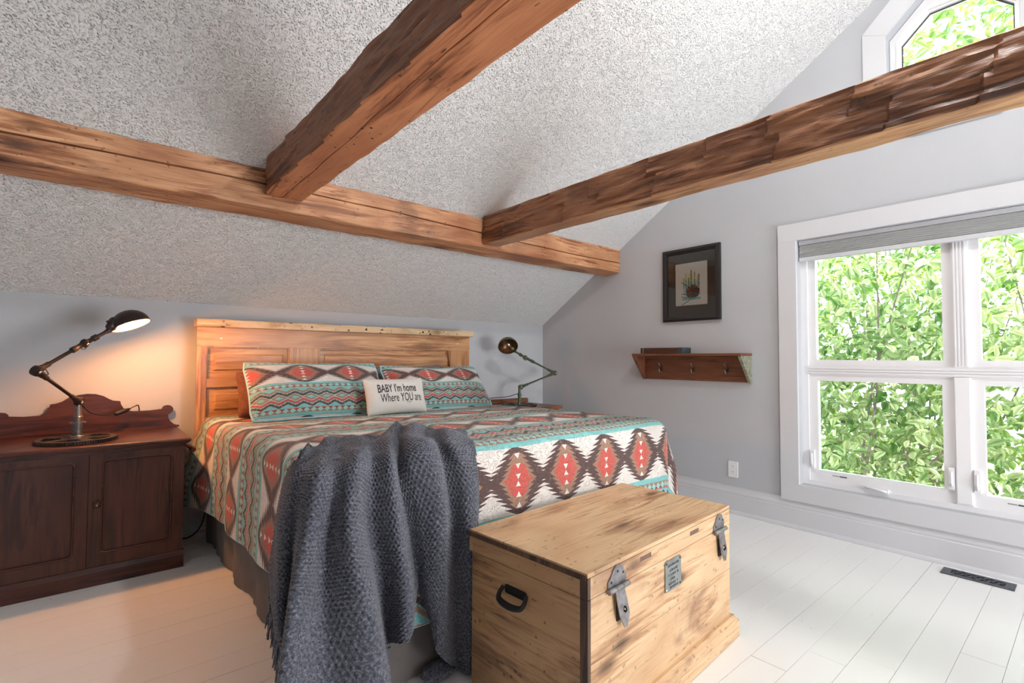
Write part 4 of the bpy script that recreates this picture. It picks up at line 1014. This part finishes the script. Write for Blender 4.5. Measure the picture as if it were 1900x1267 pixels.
lamp_b, sb, zb = lamp((3.02, 3.45, .681), (3.033, 3.45, .854), (3.472, 3.45, .976), (3.085, 3.45, 1.125), (2.955, 3.45, 1.183), (2.855, 3.42, 1.222), (-.42, -.62, -.66), 'lampgreen', 'shade_in_g', 'green articulated lamp, unlit, on the nightstand in the corner', False, gr=.158)
# cords of the lamps
bm = bmesh.new(); tube(bm, catmull([(-.016, 3.41, .868), (.02, 3.48, .818), (.065, 3.56, .795), (.115, 3.62, .790), (.128, 3.63, .789)], 24), .003, 8); cda = obj('cord', bm, 'cord', lamp_a, smooth=True)
bm = bmesh.new(); tube(bm, [(.126, 3.63, .789), (.130, 3.63, .790), (.175, 3.655, .803), (.198, 3.668, .812)], [.007, .0125, .0125, .006], 10); obj('inline_switch', bm, 'cord', cda, smooth=True)
bm = bmesh.new(); tube(bm, catmull([(.198, 3.668, .812), (.225, 3.71, .822), (.245, 3.745, .815), (.25, 3.762, .70), (.25, 3.763, .30)], 24), .003, 8); obj('cord', bm, 'cord', lamp_a, smooth=True)
bm = bmesh.new(); tube(bm, catmull([(3.022, 3.455, .80), (2.96, 3.55, .765), (2.86, 3.68, .745), (2.83, 3.72, .72), (2.825, 3.733, .70)], 24), .003, 8); obj('cord', bm, 'cord', lamp_b, smooth=True)
bm = bmesh.new(); tube(bm, catmull([(.60, 3.715, .36), (.603, 3.705, .24), (.600, 3.70, .15), (.575, 3.69, .06), (.53, 3.67, .015), (.47, 3.655, .006), (.40, 3.70, .006), (.30, 3.74, .006)], 50), .0042, 8)
cordo = obj('power_cord', bm, 'cord', None, smooth=True, loc=(.5, 3.7, 0)); tag(cordo, 'black cord running down behind the bed to the floor', 'cord')

# ------------------------------------------------------------------ coat-rack shelf on the gable wall
sh = thing('coat_rack_shelf', (W, 2.065, .95), 'reddish wooden wall shelf with three hooks beneath the framed picture', 'shelf')
obj('back_plate', B(W - .018, W - .0005, 1.640, 2.512, .950, 1.140), 'shelf', sh, bev=.002)
bm = bmesh.new(); box(bm, W - .175, W - .0005, 1.617, 2.524, 1.141, 1.159)
o = obj('shelf_top', bm, 'shelf', sh, bev=.003)
M['chip'] = plain('chipped_pale_paint', (.30, .30, .21), .6, 0, 55, .3, .001)
for y0, y1, lab, mt in ((2.504, 2.522, None, 'shelf'), (1.618, 1.638, 'chipped pale right end', 'chip')):
    obj('bracket', prism(bmesh.new(), [(W - .0005, .948), (W - .0005, 1.1405), (W - .170, 1.1405), (W - .170, 1.132), (W - .022, .948)], y1 - y0, lambda a, b, d, y0=y0: (a, y0 + d, b)), mt, sh, bev=.0015, label=lab)
for y_ in (2.345, 2.060, 1.790):
    bm = bmesh.new(); prism(bm, rrect(y_ - .008, y_ + .008, 1.020, 1.062, .007, 3), -.003, gx(W - .018)); hk = obj('hook', bm, 'black_iron', sh)
    bm = bmesh.new(); tube(bm, [(W - .021, y_, 1.052), (W - .045, y_ , 1.062), (W - .062, y_, 1.082)], [.004, .0035, .0045], 8); lathe(bm, [(0, -.006), (.006, -.003), (.006, .003), (0, .006)], frame_mx((W - .062, y_, 1.084), (0, 0, 1)), 12); obj('upper_prong', bm, 'iron', hk, smooth=True)
    bm = bmesh.new(); tube(bm, [(W - .021, y_, 1.032), (W - .034, y_, 1.012), (W - .048, y_, 1.012), (W - .054, y_, 1.028)], [.004, .0035, .0035, .0045], 8); lathe(bm, [(0, -.006), (.006, -.003), (.006, .003), (0, .006)], frame_mx((W - .054, y_, 1.032), (0, 0, 1)), 12); obj('lower_prong', bm, 'iron', hk, smooth=True)
for y_ in (2.208, 1.812):
    bm = bmesh.new(); lathe(bm, [(0, .004), (.006, .0035), (.009, 0)], frame_mx((W - .018, y_, 1.088), (-1, 0, 0)), 14); obj('screw_cover', bm, 'white_plastic', sh, smooth=True)
bk = thing('box_file', (W - .10, 2.27, 1.160), 'flat dark brown case lying on the wall shelf', 'box')
obj('case', B(W - .150, W - .03, 2.115, 2.455, 1.161, 1.205), 'leather', bk, bev=.002)
obj('end_cap', B(W - .153, W - .028, 2.076, 2.1145, 1.160, 1.206), 'bookend', bk, bev=.002)
bm = bmesh.new(); box(bm, W - .1525, W - .1501, 2.425, 2.435, 1.163, 1.203); obj('metal_strip', bm, 'iron', bk)

# ------------------------------------------------------------------ framed picture
pf = thing('framed_picture', (W, 2.082, 1.418), 'black framed ink painting of masts above the wall shelf', 'picture')
py0, py1, pz0, pz1 = 1.838, 2.326, 1.416, 1.996; fw = .040
O_ = [(py0, pz0), (py1, pz0), (py1, pz1), (py0, pz1)]; I_ = [(py0 + fw, pz0 + fw), (py1 - fw, pz0 + fw), (py1 - fw, pz1 - fw), (py0 + fw, pz1 - fw)]
for k in range(4):
    a, b, c, d = O_[k], O_[(k + 1) % 4], I_[(k + 1) % 4], I_[k]; bm = bmesh.new()
    def pt(p, x): return (W - x, p[0], p[1])
    m1 = [((p[0] * .55 + q_[0] * .45), (p[1] * .55 + q_[1] * .45)) for p, q_ in ((a, d), (b, c))]
    s1 = [[bm.verts.new(pt(p, x)) for p, x in ((o, .001), (o, .024), (mm, .030), (i_, .020), (i_, .001))] for o, mm, i_ in ((a, m1[0], d), (b, m1[1], c))]
    for q in range(5): bm.faces.new((s1[0][q], s1[0][(q + 1) % 5], s1[1][(q + 1) % 5], s1[1][q]))
    bm.faces.new(s1[0][::-1]); bm.faces.new(s1[1]); obj('frame_rail', bm, 'frame', pf, bev=.001)
hw, hz0, hz1 = .1365, 1.541, 1.878
mo = obj('mat_board', prism(bmesh.new(), I_, -.003, gx(W - .006), [[(2.082 - hw, hz0), (2.082 + hw, hz0), (2.082 + hw, hz1), (2.082 - hw, hz1)]]), 'mat', pf)
pm = bpy.data.objects.new('print', bpy.data.meshes.new('print')); bm = bmesh.new(); box(bm, -.001, .001, -hw - .004, hw + .004, -.172, .172); bm.to_mesh(pm.data); bm.free(); pm.data.materials.append(M['print'])
COL.objects.link(pm); pm.parent = pf; pm.location = (-.0055, 0, 1.7095 - 1.418)
obj('pane', prism(bmesh.new(), I_, -.002, gx(W - .012)), 'glass', pf)

# ------------------------------------------------------------------ outlet, floor register
ot = thing('wall_outlet', (W, 1.7625, .26), 'white wall outlet on the grey wall left of the big window', 'outlet')
obj('cover_plate', prism(bmesh.new(), rrect(1.727, 1.797, .257, .372, .006, 3), -.005, gx(W)), 'white_plastic', ot, bev=.001)
for z_ in (.295, .334):
    r = obj('receptacle', prism(bmesh.new(), rrect(1.745, 1.779, z_ - .014, z_ + .014, .010, 4), -.0065, gx(W)), 'white_plastic', ot)
    bm = bmesh.new()
    for dy in (-.007, .007): box(bm, W - .0072, W - .0064, 1.762 + dy - .001, 1.762 + dy + .001, z_ - .001, z_ + .008)
    lathe(bm, [(0, .0007), (.0022, .0007), (.0022, 0)], frame_mx((W - .0065, 1.762, z_ - .007), (-1, 0, 0)), 8); obj('slots', bm, 'slot', r)
vr = thing('floor_register', (3.5, .439, 0), 'pewter floor register with a lattice grille beneath the window', 'register')
obj('duct', B(3.463, 3.537, .330, .548, .0006, .0012), 'slot', vr)
obj('rim', prism(bmesh.new(), rect(3.447, 3.551, .300, .578), .004, lambda a, b, d: (a, b, .001 + d), [rect(3.468, 3.532, .336, .542)]), 'register', vr, bev=.001)
for k in range(6):
    for s_ in (-1, 1):
        y0 = .336 + k * .0343; pts = [(3.470, y0 + (.0343 if s_ < 0 else 0), .0045), (3.5, y0 + .017, .0052), (3.530, y0 + (0 if s_ < 0 else .0343), .0045)]
        bm = bmesh.new(); tube(bm, pts, .0022, 6); obj('grille_bar', bm, 'register', vr, smooth=True)
for k in range(1, 6):
    y0 = .336 + k * .0343; bm = bmesh.new(); pts = [(3.5 + .016 * math.cos(R(a)), y0 + .011 * math.sin(R(a)), .005) for a in range(0, 361, 30)]
    tube(bm, pts, .002, 6, False); obj('grille_ring', bm, 'register', vr, smooth=True)

# ------------------------------------------------------------------ outside: ground, shrubs and a tree
tag(obj('ground', B(W + .2, 16, -8, 9, -.75, -.62), 'soil'), 'brown leaf-littered ground under the shrubs outside the window', 'ground', kind='structure')
def leaf_mesh(name, ln, wd, mt='leaf'):
    bm = bmesh.new(); n = 4; L0 = []; C0 = []; R0 = []
    for i in range(n + 1):
        t = i / n; w_ = wd * math.sin(math.pi * (t * .92 + .04)) * (1.15 - .3 * t) * (0 if i in (0, n) else 1); z = -.16 * ln * t * t
        C0.append(bm.verts.new((ln * t, 0, z))); 
        if 0 < i < n: L0.append(bm.verts.new((ln * t, w_, z + w_ * .32))); R0.append(bm.verts.new((ln * t, -w_, z + w_ * .32)))
    for S in (L0, R0):
        bm.faces.new((C0[0], S[0], C0[1])); bm.faces.new((C0[1], S[0], S[1], C0[2])); bm.faces.new((C0[2], S[1], S[2], C0[3])); bm.faces.new((C0[3], S[2], C0[4]))
    me = bpy.data.meshes.new(name); bm.to_mesh(me); bm.free(); me.materials.append(M[mt]); me.shade_smooth(); return me
def foliage(name, loc, label, cat, boxx, n_leaf, size, seed, trunk_pts, n_single=300, near_x=None, gap=.5):
    root = thing(name, loc, label, cat); rr = random.Random(seed); base = Vector(loc)
    mt = 'leaf_tree' if cat == 'tree' else 'leaf'; protos = [leaf_mesh('leaf', size, size * .28, mt), leaf_mesh('leaf', size * .85, size * .27, mt)]
    (x0, x1), (y0, y1), (z0, z1) = boxx; P = []
    while len(P) < n_leaf:
        p = Vector((rr.uniform(x0, x1), rr.uniform(y0, y1), rr.uniform(z0, z1)))
        c = noise.noise(p * 1.7 + Vector((seed, 0, 0))) + .5 * noise.noise(p * 4.5 + Vector((seed, 3, 0)))
        top = z1 - .9 + .5 * noise.noise(Vector((p.y * 1.4, seed, 0)))
        if c < -.38 or (p.z > top and rr.random() < (p.z - top) * 1.1): continue
        yaw = rr.gauss(math.pi, 1.1); pit = rr.gauss(-.35, .5); roll = rr.gauss(0, .6)
        M_ = Matrix.Translation(p) @ Matrix.Rotation(yaw, 4, 'Z') @ Matrix.Rotation(-pit, 4, 'Y') @ Matrix.Rotation(roll, 4, 'X') @ Matrix.Scale(rr.uniform(.65, 1.2), 4)
        P.append((p.x, M_))
    P.sort(key=lambda t: t[0] + (0 if -.1 < t[1].translation.y < 1.9 else 3))
    rinv = Matrix.Translation(-base)
    for x, M_ in P[:n_single]:
        o = bpy.data.objects.new('leaf', protos[rr.random() < .4]); COL.objects.link(o); o.parent = root; o.matrix_basis = rinv @ M_
    src = [np.array([v.co[:] for v in m.vertices]) for m in protos]; fc = [[list(f.vertices) for f in m.polygons] for m in protos]
    vs, fs, k = [], [], 0
    for x, M_ in P[n_single:]:
        q = rr.random() < .4; A = np.array((rinv @ M_)); v = src[q] @ A[:3, :3].T + A[:3, 3]; vs.append(v); fs += [[i + k for i in f] for f in fc[q]]; k += len(v)
    me = bpy.data.meshes.new('foliage'); me.from_pydata(np.concatenate(vs).tolist(), [], fs); me.materials.append(M[mt]); me.shade_smooth()
    o = bpy.data.objects.new('foliage', me); COL.objects.link(o); o.parent = root; o['kind'] = 'stuff'
    for t_ in trunk_pts:
        bm = bmesh.new(); n = len(t_); tube(bm, catmull(t_, 14), [.014 * (1 - .75 * i / 13) for i in range(14)], 7); obj('branch', bm, 'bark', root, smooth=True)
def brs(cx, cy, z0, z1, n, seed, sp=.8):
    rr = random.Random(seed); out = []
    for k in range(n):
        a = rr.uniform(0, 6.28); e = (cx + sp * math.cos(a) * rr.uniform(.4, 1), cy + sp * 1.2 * math.sin(a) * rr.uniform(.4, 1), rr.uniform(z0 + (z1 - z0) * .5, z1))
        m_ = ((cx + e[0]) / 2 + rr.uniform(-.15, .15), (cy + e[1]) / 2 + rr.uniform(-.15, .15), (z0 + e[2]) / 2)
        out.append([(cx + rr.uniform(-.08, .08), cy + rr.uniform(-.15, .15), z0), m_, e])
    return out
foliage('leafy_shrub', (4.75, 1.35, -.62), 'broad-leaved green shrub close behind the left half of the big window', 'shrub', ((4.35, 5.4), (.75, 2.5), (-.3, 2.55)), 5200, .095, 3, brs(4.85, 1.35, -.62, 2.3, 9, 5))
foliage('leafy_shrub', (4.9, -.25, -.62), 'yellow-green shrub behind the right half of the big window', 'shrub', ((4.45, 5.6), (-1.5, .75), (-.3, 2.6)), 5200, .095, 8, brs(5.0, -.2, -.62, 2.3, 8, 9))
foliage('leafy_tree', (6.6, 1.2, -.62), 'tall green tree whose crown shows through the octagonal window', 'tree', ((5.9, 7.6), (-1.6, 3.6), (-.2, 5.75)), 14000, .14, 15, brs(6.7, 1.2, -.62, 4.4, 18, 16, 1.2) + [[(6.6, 1.2, -.62), (6.65, 1.15, 1.5), (6.7, 1.25, 4.3)]])
